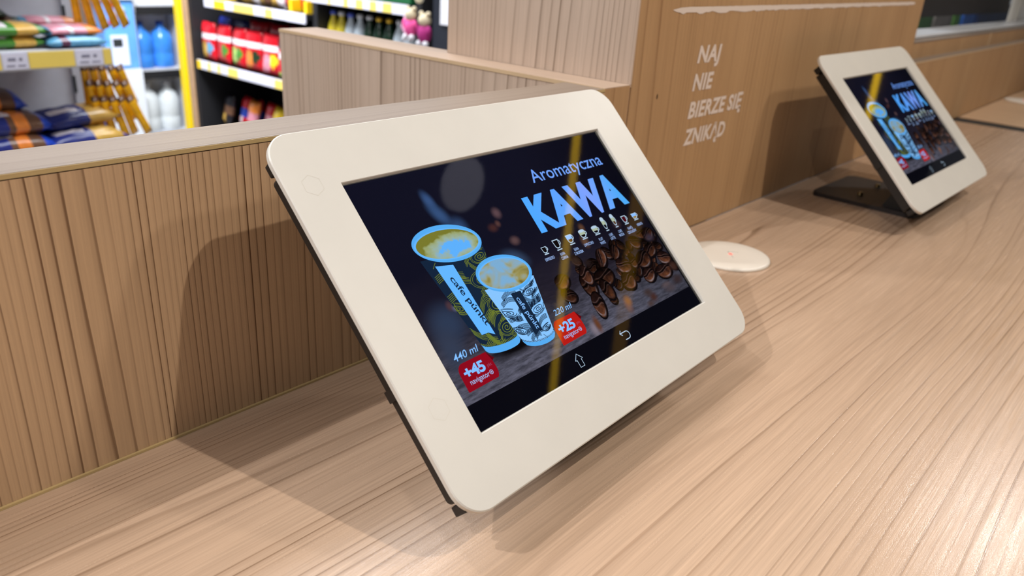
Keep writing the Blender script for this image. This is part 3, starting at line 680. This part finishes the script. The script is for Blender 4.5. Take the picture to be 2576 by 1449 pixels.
# -- near gondola on the left (faces the camera), front edge y = 1.60
g = thing('shelf_unit', 'white and grey shelf unit at the far left with snacks and cookies', 'shelf unit', (.6, 1.8, -.9))
def G(n, x0, x1, y0, y1, z0, z1, m, bev=0): return box(n, x0-.6, x1-.6, y0-1.8, y1-1.8, z0+.9, z1+.9, m, g, bev)
G('shelf_board', -.3, .803, 1.602, 2.0, -.022, -.009, white_steel)
G('shelf_board', -.3, .803, 1.56, 2.0, -.262, -.248, white_steel)
G('shelf_board', -.3, .803, 1.602, 2.0, .30, .315, white_steel)
G('back_panel', -.3, .870, 2.0, 2.02, -.9, .6, grey_steel)
up = G('upright', .855, .887, 1.985, 1.999, -.9, .6, grey_steel)
bm = bmesh.new()
for k in range(16): bx(bm, .852-.6, .860-.6, 1.982-1.8, 1.9845-1.8, .08+k*.0915+.9-.62, .08+k*.0915+.9-.575)
fin('slot', bm, slot_m, up)['kind'] = 'stuff'
G('corner_post', .890, .925, 1.97, 2.02, -.9, .6, mat('post_brown_grey', (150, 132, 122), .6))
st = G('price_strip', -.3, .803, 1.596, 1.602, -.048, -.007, white_steel)
strip_labels(st, 'x', .571-.6, [(.052, white_lab), (.098, yellow_lab), (.062, white_lab), (.018, yellow_lab)], -.044+.9, -.010+.9, 1.596-1.8, 1)
strip_labels(st, 'x', .571-.6-.110, [(.110, yellow_lab)], -.044+.9, -.010+.9, 1.596-1.8, 1)

# -- generic products
def pillow_mesh(name, w, h, d, mats, art=None, nx=10, ny=12, seed=0, gusset=True):
    """bag standing up: width along x, height along z, thickness along y. art(u,v)->material index, u,v in 0..1"""
    r = random.Random(seed); bm = bmesh.new(); S = {}
    for side in (-1, 1):
        for i in range(nx+1):
            for j in range(ny+1):
                u, v = i/nx, j/ny
                e = (max(0, 1-(2*u-1)**4))*(max(0, 1-(2*v-1)**6))
                pin = 1-.10*sin(pi*v)**2*0 
                th = d/2*e*(1+r.uniform(-.10, .10))
                if (i in (0, nx) or j in (0, ny)) and side == 1: S[(1, i, j)] = S[(-1, i, j)]; continue
                x = (u-.5)*w*(1-.08*sin(pi*v)); z = v*h
                if j in (0, ny): x += r.uniform(-.01, .01)*w; z += r.uniform(-.01, .012)*h
                S[(side, i, j)] = bm.verts.new((x, side*th, z))
    for side in (-1, 1):
        for i in range(nx):
            for j in range(ny):
                q = [S[(side, i, j)], S[(side, i+1, j)], S[(side, i+1, j+1)], S[(side, i, j+1)]]
                try: f = bm.faces.new(q)
                except ValueError: continue
                f.smooth = True
                if art: f.material_index = art((i+.5)/nx, (j+.5)/ny)
    bmesh.ops.recalc_face_normals(bm, faces=bm.faces)
    me = bpy.data.meshes.new(name); bm.to_mesh(me); bm.free()
    for m in mats: me.materials.append(m)
    return me
def foil(name, rgb): return mat(name, rgb, .28, spec=.6, var=.18, vscale=60)
def put(name, me, label, cat, loc, rot, group=None, scale=None):
    o = link(name, me, None, loc); o.rotation_euler = rot
    if scale: o.scale = scale
    return tag(o, label, cat, group)

cR, cW, cY, cG, cGr, cB, cO, cBr, cP, cDk, cLG = (foil('foil_red', (196, 18, 34)), foil('foil_white', (232, 224, 230)), foil('foil_yellow', (238, 200, 40)), foil('foil_green', (70, 132, 46)), foil('foil_dark_green', (30, 52, 32)), foil('foil_blue', (30, 70, 190)), foil('foil_orange', (226, 130, 50)), foil('foil_brown', (104, 72, 52)), foil('foil_pink', (214, 140, 158)), foil('foil_black', (24, 22, 30)), foil('foil_lime', (166, 200, 96)))
cTeal = foil('foil_teal', (92, 156, 192)); cGold = foil('foil_gold', (206, 164, 76)); cNavy = foil('foil_navy', (26, 40, 120)); cPur = foil('foil_purple', (88, 34, 66)); cAmb = foil('foil_amber', (240, 176, 6))
# lying long packs (length along x, thickness z)
def lying(name, L, Wd, T, mats, art, seed): 
    me = pillow_mesh(name, Wd, L, T, mats, art, 8, 14, seed)
    # stand-up frame -> lying: (x,y,z)->(z along x, x along y, y along z)
    for v in me.vertices: x, y, z = v.co; v.co = (z-L/2, x, y)
    me.update(); return me
grn = lying('snack_pack', .20, .11, .028, [cG, cW, cGold, cGr, cR], lambda u, v: 3 if v > .90 or v < .06 else (1 if .42 < v < .58 and .15 < u < .6 else (2 if .66 < v < .88 else (4 if v < .2 and u > .4 else 0))), 1)
SH = -.009
for k, (x, y, z, rz, rx) in enumerate([(.585, 1.68, 0, .02, 0), (.592, 1.68, .026, .04, .05)]):
    put('snack_pack', grn, ['bright green snack pack lying lowest on the far left upper shelf', 'bright green snack pack stacked on top of the lowest green one'][k], 'snack pack', (x, y, SH+.014+z), (rx, 0, rz), 'green snack packs')
grn2 = lying('snack_pack', .16, .10, .026, [cGr, cGold, cBr], lambda u, v: 0 if v > .8 or v < .12 else (1 if .3 < v < .55 else 2), 4)
put('snack_pack', grn2, 'dark green and gold snack pack behind the bright green packs', 'snack pack', (.610, 1.80, SH+.045), (0, 0, .1), 'dark green snack packs')
put('snack_pack', grn2, 'dark green pack propped highest at the picture left edge', 'snack pack', (.575, 1.80, SH+.074), (.1, .12, -.1), 'dark green snack packs')
blu = lying('biscuit_pack', .135, .10, .024, [cTeal, cPur, cPur, cP], lambda u, v: 3 if u > .7 else (1 if .2 < v < .35 else 0), 7)
pnk = lying('biscuit_pack', .14, .10, .022, [cP, cTeal, cW, cO], lambda u, v: 1 if v < .15 else (3 if v > .7 and u < .5 else (2 if .4 < v < .5 else 0)), 8)
put('biscuit_pack', blu, 'teal biscuit pack at the front right end of the upper left shelf', 'biscuit pack', (.742, 1.66, SH+.012), (0, 0, .02), 'biscuit packs')
put('biscuit_pack', pnk, 'pink biscuit pack lying on the teal pack', 'biscuit pack', (.745, 1.69, SH+.034), (.05, 0, .03), 'biscuit packs')
put('biscuit_pack', pnk, 'pink biscuit pack topmost behind the others on the upper left shelf', 'biscuit pack', (.735, 1.78, SH+.045), (0, .03, -.08), 'biscuit packs')
coo = lying('cookie_pack', .20, .12, .05, [cB, cNavy, cBr, cO, cW, cGold], lambda u, v: 0 if (v > .88 or v < .06) else (4 if .25 < v < .55 and .3 < u < .6 else (3 if .55 < v < .72 and u < .6 else (5 if u > .66 and v < .5 else (2 if v > .5 else 1)))), 12)
coo2 = lying('cookie_pack', .19, .12, .045, [cNavy, cB, cBr, cGold, cW, cR], lambda u, v: 1 if (v > .9 or v < .06) else (4 if .15 < v < .5 and .2 < u < .5 else (3 if v > .6 and u < .75 else (5 if v > .8 else 0))), 13)
LS = -.248
for k, (me, x, y, z, rx, ry, rz, lb) in enumerate([
    (coo, .560, 1.66, .026, 0, 0, .05, 'blue and orange cookie pack lowest at the left edge of the lower shelf'),
    (coo, .565, 1.68, .072, .05, .02, .10, 'blue and orange cookie pack in the middle of the left edge pile'),
    (coo, .545, 1.76, .115, .1, .06, -.05, 'brown cookie pack on top of the left edge pile with an orange patch'),
    (coo2, .730, 1.665, .024, 0, -.02, .10, 'blue cookie pack with a white band, front right on the lower shelf'),
    (coo2, .738, 1.79, .030, .05, -.04, .0, 'navy cookie pack behind the white banded one on the lower shelf'),
    (coo2, .742, 1.72, .066, .08, -.05, .12, 'cookie pack with a golden biscuit picture, topmost of the right pile')]):
    put('cookie_pack', me, lb, 'cookie pack', (x, y, LS+z), (rx, ry, rz), 'cookie packs on the lower shelf')
# hanging yellow bar packs on two prong hooks at the end of the gondola
bar = pillow_mesh('bar_pack', .024, .108, .011, [cAmb, cBr, cGr], lambda u, v: 2 if v < .06 else (1 if v > .88 else 0), 5, 8, 21)
for v in bar.vertices: v.co.z -= .105
def hook(label, x, y, z):
    h = thing('peg_hook', label, 'hook', (x, y, z))
    bm = bmesh.new(); cyl(bm, (0, .22, 0), (0, 0, 0), .0022, n=8); cyl(bm, (0, 0, 0), (0, -.01, .012), .0022, n=8); fin('prong', bm, white_steel, h)
    bm = bmesh.new(); bx(bm, -.015, .015, .218, .223, -.02, .02); fin('back_plate', bm, white_steel, h)
rb = random.Random(5)
pos_words = ['top', 'upper', 'middle', 'lower']
for hk, (hx, hz, rows, nm) in enumerate([(.806, -.062, 3, 'below the price strip'), (.806, .125, 1, 'above the price strip')]):
    hook('thin white peg hook holding yellow bars '+nm, hx, 1.70, hz)
    for rI in range(rows):
        for k in range(5):
            x = hx-.018+k*.017+rI*.002; z = hz-.004-rI*.036; a = -.05-.085*k-(.0 if rows == 3 else .08)+rb.uniform(-.04, .04)
            o = put('bar_pack', bar, 'yellow snack bar, %s from left, %s row, %s' % (['first', 'second', 'third', 'fourth', 'fifth'][k], ['top', 'middle', 'bottom'][rI] if rows == 3 else 'single', nm), 'snack bar',
                (x, 1.73-rI*.014-k*.009, z), (rb.uniform(-.1, .1), a, .25), 'yellow bars hanging '+nm)

# -- white rack with blue water canisters, behind
rk = thing('display_rack', 'white open rack with black shelf edges and blue bottles', 'rack', (2.15, 4.35, -.9))
def K(n, x0, x1, y0, y1, z0, z1, m, bev=0): return box(n, x0-2.15, x1-2.15, y0-4.35, y1-4.35, z0+.9, z1+.9, m, rk, bev)
for x in (2.030, 2.30): K('post', x, x+.024, 4.20, 4.225, -.9, .5, white_steel)
K('side_panel', 2.030, 2.040, 4.226, 5.2, -.9, .5, white_steel)
K('side_panel', 2.312, 2.322, 4.226, 4.40, -.9, .5, white_steel)
K('back_panel', 2.041, 2.311, 4.375, 4.39, -.9, .5, mat('rack_back', (222, 222, 224), .5))
for z in (-.125, -.475, -.84): 
    s = K('shelf_board', 2.041, 2.311, 4.23, 4.37, z-.055, z-.01, white_steel); K('shelf_edge', 2.06, 2.295, 4.195, 4.2, z-.062, z-.018, black_steel)
K('shelf_board', 2.041, 2.311, 4.23, 4.37, .2, .23, white_steel)
jug_m = mat('water_bottle_blue', (60, 136, 226), .22, spec=.6, var=.1); jug_cap = mat('bottle_cap_blue', (20, 60, 150), .4); jug_w = mat('canister_white', (214, 220, 224), .3, var=.04)
def jug(label, x, y, z, m, w_=.105, h_=.25, grp=None):
    j = thing('water_bottle', label, 'bottle', (x, y, z), 0, grp)
    bm = bmesh.new(); P = [(0, 0), (w_*.46, 0), (w_*.5, .012), (w_*.5, .07), (w_*.47, .08), (w_*.5, .09), (w_*.5, h_*.68), (w_*.40, h_*.82), (w_*.16, h_*.93), (w_*.15, h_), (0, h_)]
    lathe(bm, P, 20); fin('body', bm, m, j)
    bm = bmesh.new(); lathe(bm, [(0, .018), (.021, .018), (.021, 0), (0, 0)], 14, 0, (0, 0, h_)); fin('cap', bm, jug_cap if m is jug_m else white_steel, j)
jug('left of two blue water bottles on the middle shelf of the white rack', 2.115, 4.30, -.485, jug_m, .125, .235, 'blue water bottles')
jug('right of two blue water bottles on the middle shelf of the white rack', 2.235, 4.30, -.485, jug_m, .125, .235, 'blue water bottles')
jug('left white canister on the bottom shelf of the white rack', 2.115, 4.30, -.85, jug_w, .125, .26, 'white canisters')
jug('right white canister on the bottom shelf of the white rack', 2.235, 4.30, -.85, jug_w, .125, .26, 'white canisters')
# shrink-wrapped carton of bottles with blue print left of the rack
cb = thing('bottle_carton', 'light blue printed bottle carton with red marks left of the white rack', 'carton', (1.90, 4.1, -.9))
blue_print = mat('carton_blue', (96, 160, 236), .35, var=.12, vscale=9); 
box('pedestal', -.09, .115, 0, .5, 0, .44, mat('pedestal_white', (206, 212, 224), .5), cb)
box('carton_body', -.055, .115, .02, .4, .441, .80, blue_print, cb, .01)
box('lid', -.085, .118, .0, .42, .801, .86, mat('carton_lid', (216, 222, 240), .4), cb)
for (a, b, c_, d, m) in [(-.03, .005, .765, .782, cR), (-.025, .005, .675, .70, cR), (-.03, .06, .46, .62, mat('carton_label_pale', (206, 214, 240), .5)), (-.02, .03, .56, .60, slot_m)]:
    box('printed_mark', a, b, .014 if m is not slot_m else .011, .0135+.006, c_, d, m, cb)
bm = bmesh.new(); lathe(bm, [(0, 0), (.03, 0), (.03, .003), (0, .003)], 20)
o = fin('round_mark', bm, mat('carton_round', (170, 206, 246), .5), cb); o.rotation_euler = (pi/2, 0, 0); o.location = (.04, .018, .74)
# yellow pole
yp = thing('yellow_pole', 'bright yellow upright pole beside the dark snack shelf', 'pole', (2.172, 3.9, -.9))
bm = bmesh.new(); extrude_poly(bm, rrect(-.031, .031, -.031, .031, .008, 4), .012, 2.6); fin('shaft', bm, mat('pole_yellow', (250, 214, 0), .4, var=.03), yp)
bm = bmesh.new(); extrude_poly(bm, rrect(-.06, .06, -.06, .06, .008, 4), 0, .0119); fin('foot_plate', bm, mat('pole_yellow', (250, 214, 0)), yp)

# -- black gondola with candy (faces -x), front edge at x = 2.0
g = thing('shelf_unit', 'black shelf unit with red candy bags and drink bottles behind the partitions', 'shelf unit', (2.2, 2.7, -.9))
def G2(n, x0, x1, y0, y1, z0, z1, m): return box(n, x0-2.2, x1-2.2, y0-2.7, y1-2.7, z0+.9, z1+.9, m, g)
G2('back_panel', 2.42, 2.44, 1.86, 3.46, -.9, .9, black_steel)
G2('end_panel', 2.0, 2.44, 3.47, 3.50, -.9, .9, black_steel)
G2('end_facing', 1.985, 2.44, 3.501, 3.53, -.9, .9, mat('facing_beech', (176, 142, 110), .5, var=.08))
G2('divider', 2.03, 2.42, 2.49, 2.52, -.9, .9, black_steel)
G2('divider', 2.03, 2.42, 1.86, 1.89, -.9, .9, black_steel)
G2('plinth', 2.06, 2.42, 1.86, 3.46, -.9, -.74, black_steel)
black_board = black_steel
def shelf(y0, y1, z, x0=2.0, segs=None, h=.036):
    G2('shelf_board', x0+.012, 2.418, y0, y1, z-h*.6, z-.001, black_board)
    s = G2('price_strip', x0, x0+.006, y0, y1, z-h, z+.003, white_lab)
    if segs: strip_labels(s, 'y', y1-2.7-.002, segs, z-h+.9+.002, z+.9, x0-2.2-.0003, 1)
    return s
shelf(2.535, 3.46, -.332, segs=[(.04, yellow_deep), (.06, white_lab), (.03, yellow_lab), (.06, white_lab), (.03, yellow_lab), (.065, white_lab), (.09, yellow_lab), (.10, white_lab), (.1, white_lab), (.1, white_lab), (.12, yellow_lab)], h=.040)
shelf(2.535, 3.34, -.036, segs=[(.085, white_lab), (.10, yellow_deep), (.07, white_lab), (.17, yellow_lab), (.085, white_lab), (.06, yellow_lab), (.1, white_lab)], h=.036)
shelf(2.535, 3.46, .30)
shelf(2.535, 3.46, -.70)
shelf(1.90, 2.485, .052, segs=[(.11, white_lab), (.02, yellow_lab), (.08, white_lab), (.03, yellow_lab), (.045, white_lab), (.045, yellow_lab), (.04, white_lab), (.04, yellow_lab), (.035, white_lab), (.05, yellow_lab)], h=.034)
shelf(1.90, 2.485, -.21, x0=2.06)
shelf(1.90, 2.485, .36)
# yellow product dividers on the upper shelf
for y in (3.225, 2.655, 2.548): G2('shelf_divider', 2.02, 2.10, y, y+.010 if y > 3 else y+.02, -.034, .09 if y > 3 else -.005+.02, yellow_deep)
def art_candy(c1, c2):
    def f(u, v):
        if v > .93: return 0
        if .55 < v < .74: return 1
        if v < .5 and (u-.35)**2+(v-.28)**2 < .05: return 2
        if v < .5 and (u-.72)**2+(v-.34)**2 < .03: return 3
        return 0
    return f
cand = []
for k, (a, b) in enumerate([(cGold, cTeal), (cR, cG), (cLG, cG), (cO, cGr), (cP, cY)]):
    cand.append(pillow_mesh('candy_bag', .135, .182, .045, [cR, cW, a, b], art_candy(a, b), 12, 14, 30+k))
nmz = ['gold', 'red and green', 'lime green', 'orange', 'pink']
ys = [3.40, 3.27, 3.14, 3.01, 2.87]
for k, y in enumerate(ys):
    put('candy_bag', cand[k], 'red candy bag with white band and %s picture, middle black shelf' % nmz[k], 'candy bag', (2.045, y, -.329), (rb.uniform(-.1, .0), .0, -pi/2+rb.uniform(-.15, .25)), 'front row red candy bags')
navyb = pillow_mesh('candy_bag', .135, .19, .04, [cNavy, cW, cO, cR], art_candy(0, 0), 10, 12, 40)
redb = pillow_mesh('candy_bag', .14, .20, .05, [cR, cPur, cR, cO], art_candy(0, 0), 10, 12, 41)
for k, (y, me, nm) in enumerate([(3.38, navyb, 'navy candy bag standing second row at the far left of the middle black shelf'), (3.24, navyb, 'navy candy bag in the second row beside the first navy one'), (3.08, redb, 'plain red candy bag in the second row behind the lime bag'), (2.92, redb, 'plain red candy bag in the second row behind the orange bag'), (2.76, redb, 'plain red candy bag at the right end near the partition')]):
    put('candy_bag', me, nm, 'candy bag', (2.12, y, -.329), (-.05, 0, -pi/2+rb.uniform(-.1, .2)), 'second row candy bags', (1, 1, 1.08))
blkb = pillow_mesh('candy_bag', .11, .17, .045, [cR, cW, cDk, cLG], lambda u, v: 2 if v > .72 else (1 if .5 < v < .66 else (3 if v < .2 else 0)), 10, 12, 42)
put('candy_bag', blkb, 'red and black candy bag at the right end of the middle black shelf', 'candy bag', (2.04, 2.745, -.329), (-.05, 0, -pi/2+.1), 'front row red candy bags')
cand_top = [pillow_mesh('snack_bag', .098, .17, .045, m, lambda u, v: 1 if .3 < v < .55 else (2 if u > .6 and v < .3 else 0), 8, 10, 50+i) for i, m in enumerate([[cBr, cO, cGold], [cGold, cY, cW], [cR, cW, cP], [cGold, cO, cBr]])]
for k, (y, i, nm) in enumerate([(3.14, 0, 'brown'), (3.04, 1, 'first gold'), (2.94, 3, 'second gold'), (2.84, 1, 'third gold'), (2.74, 2, 'red and white'), (2.62, 2, 'rightmost red')]):
    put('snack_bag', cand_top[i], nm+' snack bag on the upper black shelf cut by the picture top', 'snack bag', (2.08, y, -.034), (-.05, 0, -pi/2+rb.uniform(-.1, .1)), 'snack bags on the upper black shelf')
low = [([cDk, cBr, cGold], 'brown and black'), ([cR, cB, cW], 'red and blue'), ([cO, cP, cR], 'orange'), ([cR, cP, cW], 'dark red'), ([cY, cGold, cG], 'bright yellow'), ([cGold, cY, cBr], 'dull gold')]
for k, (ms, nm) in enumerate(low):
    me = pillow_mesh('snack_bag', .095, .16, .045, ms, lambda u, v: 1 if .35 < v < .6 else (2 if (u-.5)**2+(v-.25)**2 < .04 else 0), 9, 11, 60+k)
    put('snack_bag', me, nm+' snack bag lying in the dim bottom bay of the black shelf', 'snack bag', (2.08+.03*(k % 2), 3.36-k*.108, -.697+.05), (-.2, rb.uniform(-.1, .1), -pi/2+rb.uniform(-.2, .2)), 'snack bags in the bottom bay')
    put('snack_bag', me, 'second '+nm+' snack bag propped behind its twin in the bottom bay', 'snack bag', (2.20, 3.36-k*.108, -.697+.02), (-.1, rb.uniform(-.2, .2), -pi/2+rb.uniform(-.2, .2)), 'rear snack bags in the bottom bay')
# drinks
def bottle(label, y, body, capm, lab_m, r=.026, h=.195, x=2.09, z=-.207):
    b = thing('drink_bottle', label, 'bottle', (x, y, z), 0, 'bottles on the black shelf')
    bm = bmesh.new(); lathe(bm, [(0, 0), (r*.9, 0), (r, .008), (r, h*.62), (r*.8, h*.74), (r*.42, h*.86), (r*.40, h*.94), (0, h*.94)], 18); fin('body', bm, body, b)
    bm = bmesh.new(); lathe(bm, [(0, h*.92), (r*.52, h*.92), (r*.52, h), (0, h)], 14); fin('cap', bm, capm, b)
    bm = bmesh.new(); lathe(bm, [(r*1.01, h*.22), (r*1.02, h*.22), (r*1.02, h*.55), (r*1.01, h*.55)], 18); fin('wrapper', bm, lab_m, b)
yb = mat('bottle_yellow', (232, 212, 60), .2, var=.05); wb = mat('bottle_white', (206, 220, 232), .2); gb = mat('bottle_dark_green', (26, 58, 40), .15); cb1 = mat('cap_blue', (90, 110, 220), .35); cw1 = mat('cap_white', (226, 228, 236), .35); cg1 = mat('cap_gold', (236, 190, 60), .3, metal=.6)
for a in [('yellow drink bottle with blue cap, leftmost on the bottle shelf', 2.59-.13, yb, cb1, yb), ('second yellow drink bottle beside the leftmost one', 2.535-.13+.0, yb, cw1, yb), ('clear bottle with blue cap next to the yellow ones', 2.345, wb, cb1, cLG), ('clear bottle with white cap and red wrapper', 2.285, wb, cw1, cR), ('dark green bottle with pale neck left of the gold capped one', 2.225, gb, cw1, cTeal), ('second dark green bottle, slim gold neck', 2.165, gb, cg1, cGr), ('dark green bottle with round gold cap', 2.105, gb, cg1, cGold), ('pale white bottle right of the gold capped one', 2.045, wb, cw1, wb), ('rightmost pale bottle with pink wrapper beside the pink toy', 1.985, wb, cw1, cP)]:
    bottle(*a)
gr_box = box('carton', -.06, .06, -.12, .12, 0, .05, mat('carton_green', (22, 92, 52), .5)); gr_box.location = (2.10, 2.05, .055); gr_box.rotation_euler = (0, 0, .0)
tag(gr_box, 'dark green box on the shelf above the bottles', 'box')
# dark cabinet right of the bottles with white paper
t = thing('dark_cabinet', 'dark navy cabinet behind the hanging pink toy', 'cabinet', (2.3, 1.5, -.9))
box('body', -.25, .3, -.6, .32, 0, 2.4, mat('cabinet_navy', (26, 30, 42), .5), t)
box('door_edge', -.256, -.251, -.02, .0, 0, 2.4, black_steel, t)
o = box('notice_sheet', -.0015, 0, -.07, .07, -.09, .09, mat('notice_paper', (214, 214, 222), .7)); o.location = (2.0435, 1.705, .090)
tag(o, 'white paper sheet stuck on the dark cabinet', 'paper')
# plush toys hanging
hk = thing('hang_strip', 'thin pale strip that the pink plush toys hang from', 'strip', (1.78, 1.60, .10))
bm = bmesh.new(); bx(bm, -.006, .006, -.001, .001, 0, .5); fin('strip', bm, mat('strip_white', (190, 190, 188), .5), hk)
bm = bmesh.new(); bmesh.ops.create_uvsphere(bm, u_segments=14, v_segments=10, radius=.014); fin('ring_clip', bm, mat('clip_cream', (244, 236, 210), .2), hk)
pink = mat('plush_pink', (234, 84, 156), .8, bump=.3); mag = mat('plush_magenta', (170, 40, 120), .8, bump=.3); crm = mat('plush_cream', (212, 198, 168), .8, bump=.3); lpk = mat('plush_pale_pink', (236, 176, 208), .7); pwh = mat('plush_white', (224, 224, 232), .8)
def toy(label, x, y, z, s, body, head):
    t = thing('plush_toy', label, 'toy', (x, y, z), 0, 'plush toys on the hang strip')
    def ball(n, c, r, m, sc=(1, 1, 1)):
        bm = bmesh.new(); bmesh.ops.create_uvsphere(bm, u_segments=16, v_segments=12, radius=r*s)
        for v in bm.verts: v.co = Vector((v.co.x*sc[0], v.co.y*sc[1], v.co.z*sc[2]))+Vector(c)*s
        fin(n, bm, m, t, smooth=True)
    ball('body', (0, 0, -.052), .024, body, (.9, 1, 1.3)); ball('head', (0, 0, -.012), .021, head)
    for k in (-1, 1):
        ball('ear', (0, k*.016, .008), .008, head); ball('arm', (-.006, k*.024, -.042), .0095, body, (1, 1, 1.6)); ball('foot', (-.01, k*.015, -.083), .010, pwh)
toy('pink plush toy with cream head hanging left on the strip', 1.765, 1.622, .062, .95, pink, crm)
toy('magenta plush toy hanging right on the strip', 1.775, 1.568, .050, 1.0, mag, crm)
toy('pale pink plush toy hanging behind left, next to the bottles', 1.80, 1.668, .045, .9, lpk, lpk)

# -- right background over the stepped partition
wf = thing('window_frame', 'white window frame and sill over the stepped partition, far right', 'window frame', (2.6, .07, 0))
box('sill', -1.2, 1.9, -.028, .032, .1575, .162, mat('sill_white', (226, 228, 232), .22), wf, .001)
box('support', -1.2, 1.9, -.024, .028, -.9, .1574, white_steel, wf)
box('mullion', .19, .32, .05, .075, -.9, 1.7, mat('frame_white', (236, 230, 218), .4), wf)
sg = thing('hanging_board', 'dark brown board hanging just above the white sill at top right', 'board', (2.3, .15, .5))
box('board', -.55, .465, -.006, .006, -.323, .3, mat('board_dark_brown', (34, 27, 24), .6), sg, .002)
bm = bmesh.new()
for x in (-.4, .35): cyl(bm, (x, 0, .3), (x, 0, 1.22), .002, n=8)
fin('hanger', bm, white_steel, sg)
for nm, lb, ct, x0, x1, z1, c in [('plant_box', 'green leafy box seen under the dark board next to the pillar', 'box', 3.55, 3.80, .16, (52, 84, 40)), ('carton', 'grey carton seen under the dark board between green and blue shapes', 'box', 3.84, 4.12, .13, (112, 104, 98)),
      ('plant_box', 'narrow green box right of the grey carton under the dark board', 'box', 4.15, 4.26, .16, (70, 110, 44)), ('bottle_crate', 'blue crate under the dark board', 'crate', 4.32, 4.55, .16, (40, 84, 156)), ('bottle_crate', 'dark navy crate right of the blue crate by the white window post', 'crate', 4.60, 5.35, .15, (22, 38, 78))]:
    t = thing(nm, lb, ct, ((x0+x1)/2, .75, -.9)); W2 = (x1-x0)/2
    m = mat('far_'+str(c), c, .5, var=.4, vscale=14)
    box('body', -W2, W2, -.15, .15, .6, z1+.9, m, t, .006)
    box('stand', -W2+.01, W2-.01, -.14, .14, .0, .599, black_steel, t)
# ---- overhead fixtures (they show only as reflections in the glossy screens)
def beam(label, x, z, y0, y1, h, rgb, st):
    t = thing('light_beam', label, 'light', (x, (y0+y1)/2, z)); L = (y1-y0)/2
    box('profile', 0.001, .03, -L, L, -h/2-.004, h/2+.004, black_steel, t)
    o = box('diffuser', -.006, .0, -L, L, -h/2, h/2, mat('beam_diffuser_%s' % st, rgb, .5, emit=rgb, estr=st), t)
    bm = bmesh.new()
    for y in (-L*.7, L*.7): cyl(bm, (.015, y, h/2), (.015, y, 1.72-z), .003, n=8)
    fin('hanger', bm, black_steel, t)
beam('yellow lit beam overhead, mirrored as the bright strip in the nearest screen', 2.49, 1.60, -2.9, -.2, .032, (250, 200, 20), 3.4)
beam('dimmer amber lit beam overhead, mirrored faintly in the nearest screen', 3.02, 1.60, -2.9, -.3, .07, (200, 150, 30), 1.0)
beam('yellow lit beam far overhead, mirrored in the second screen', 5.5, 1.60, -2.2, .6, .04, (250, 200, 20), 2.6)
t = thing('ceiling_lamp', 'round frosted lamp overhead, mirrored as a grey disc in the nearest screen', 'lamp', (1.86, -.64, 1.6))
bm = bmesh.new(); lathe(bm, [(0, -.004), (.09, -.004), (.094, 0), (.094, .02), (0, .02)], 40); fin('diffuser', bm, mat('lamp_frosted', (200, 200, 210), .6, emit=(200, 200, 215), estr=1.2), t)
bm = bmesh.new(); cyl(bm, (0, 0, .021), (0, 0, .12), .012, n=12); fin('stem', bm, black_steel, t)
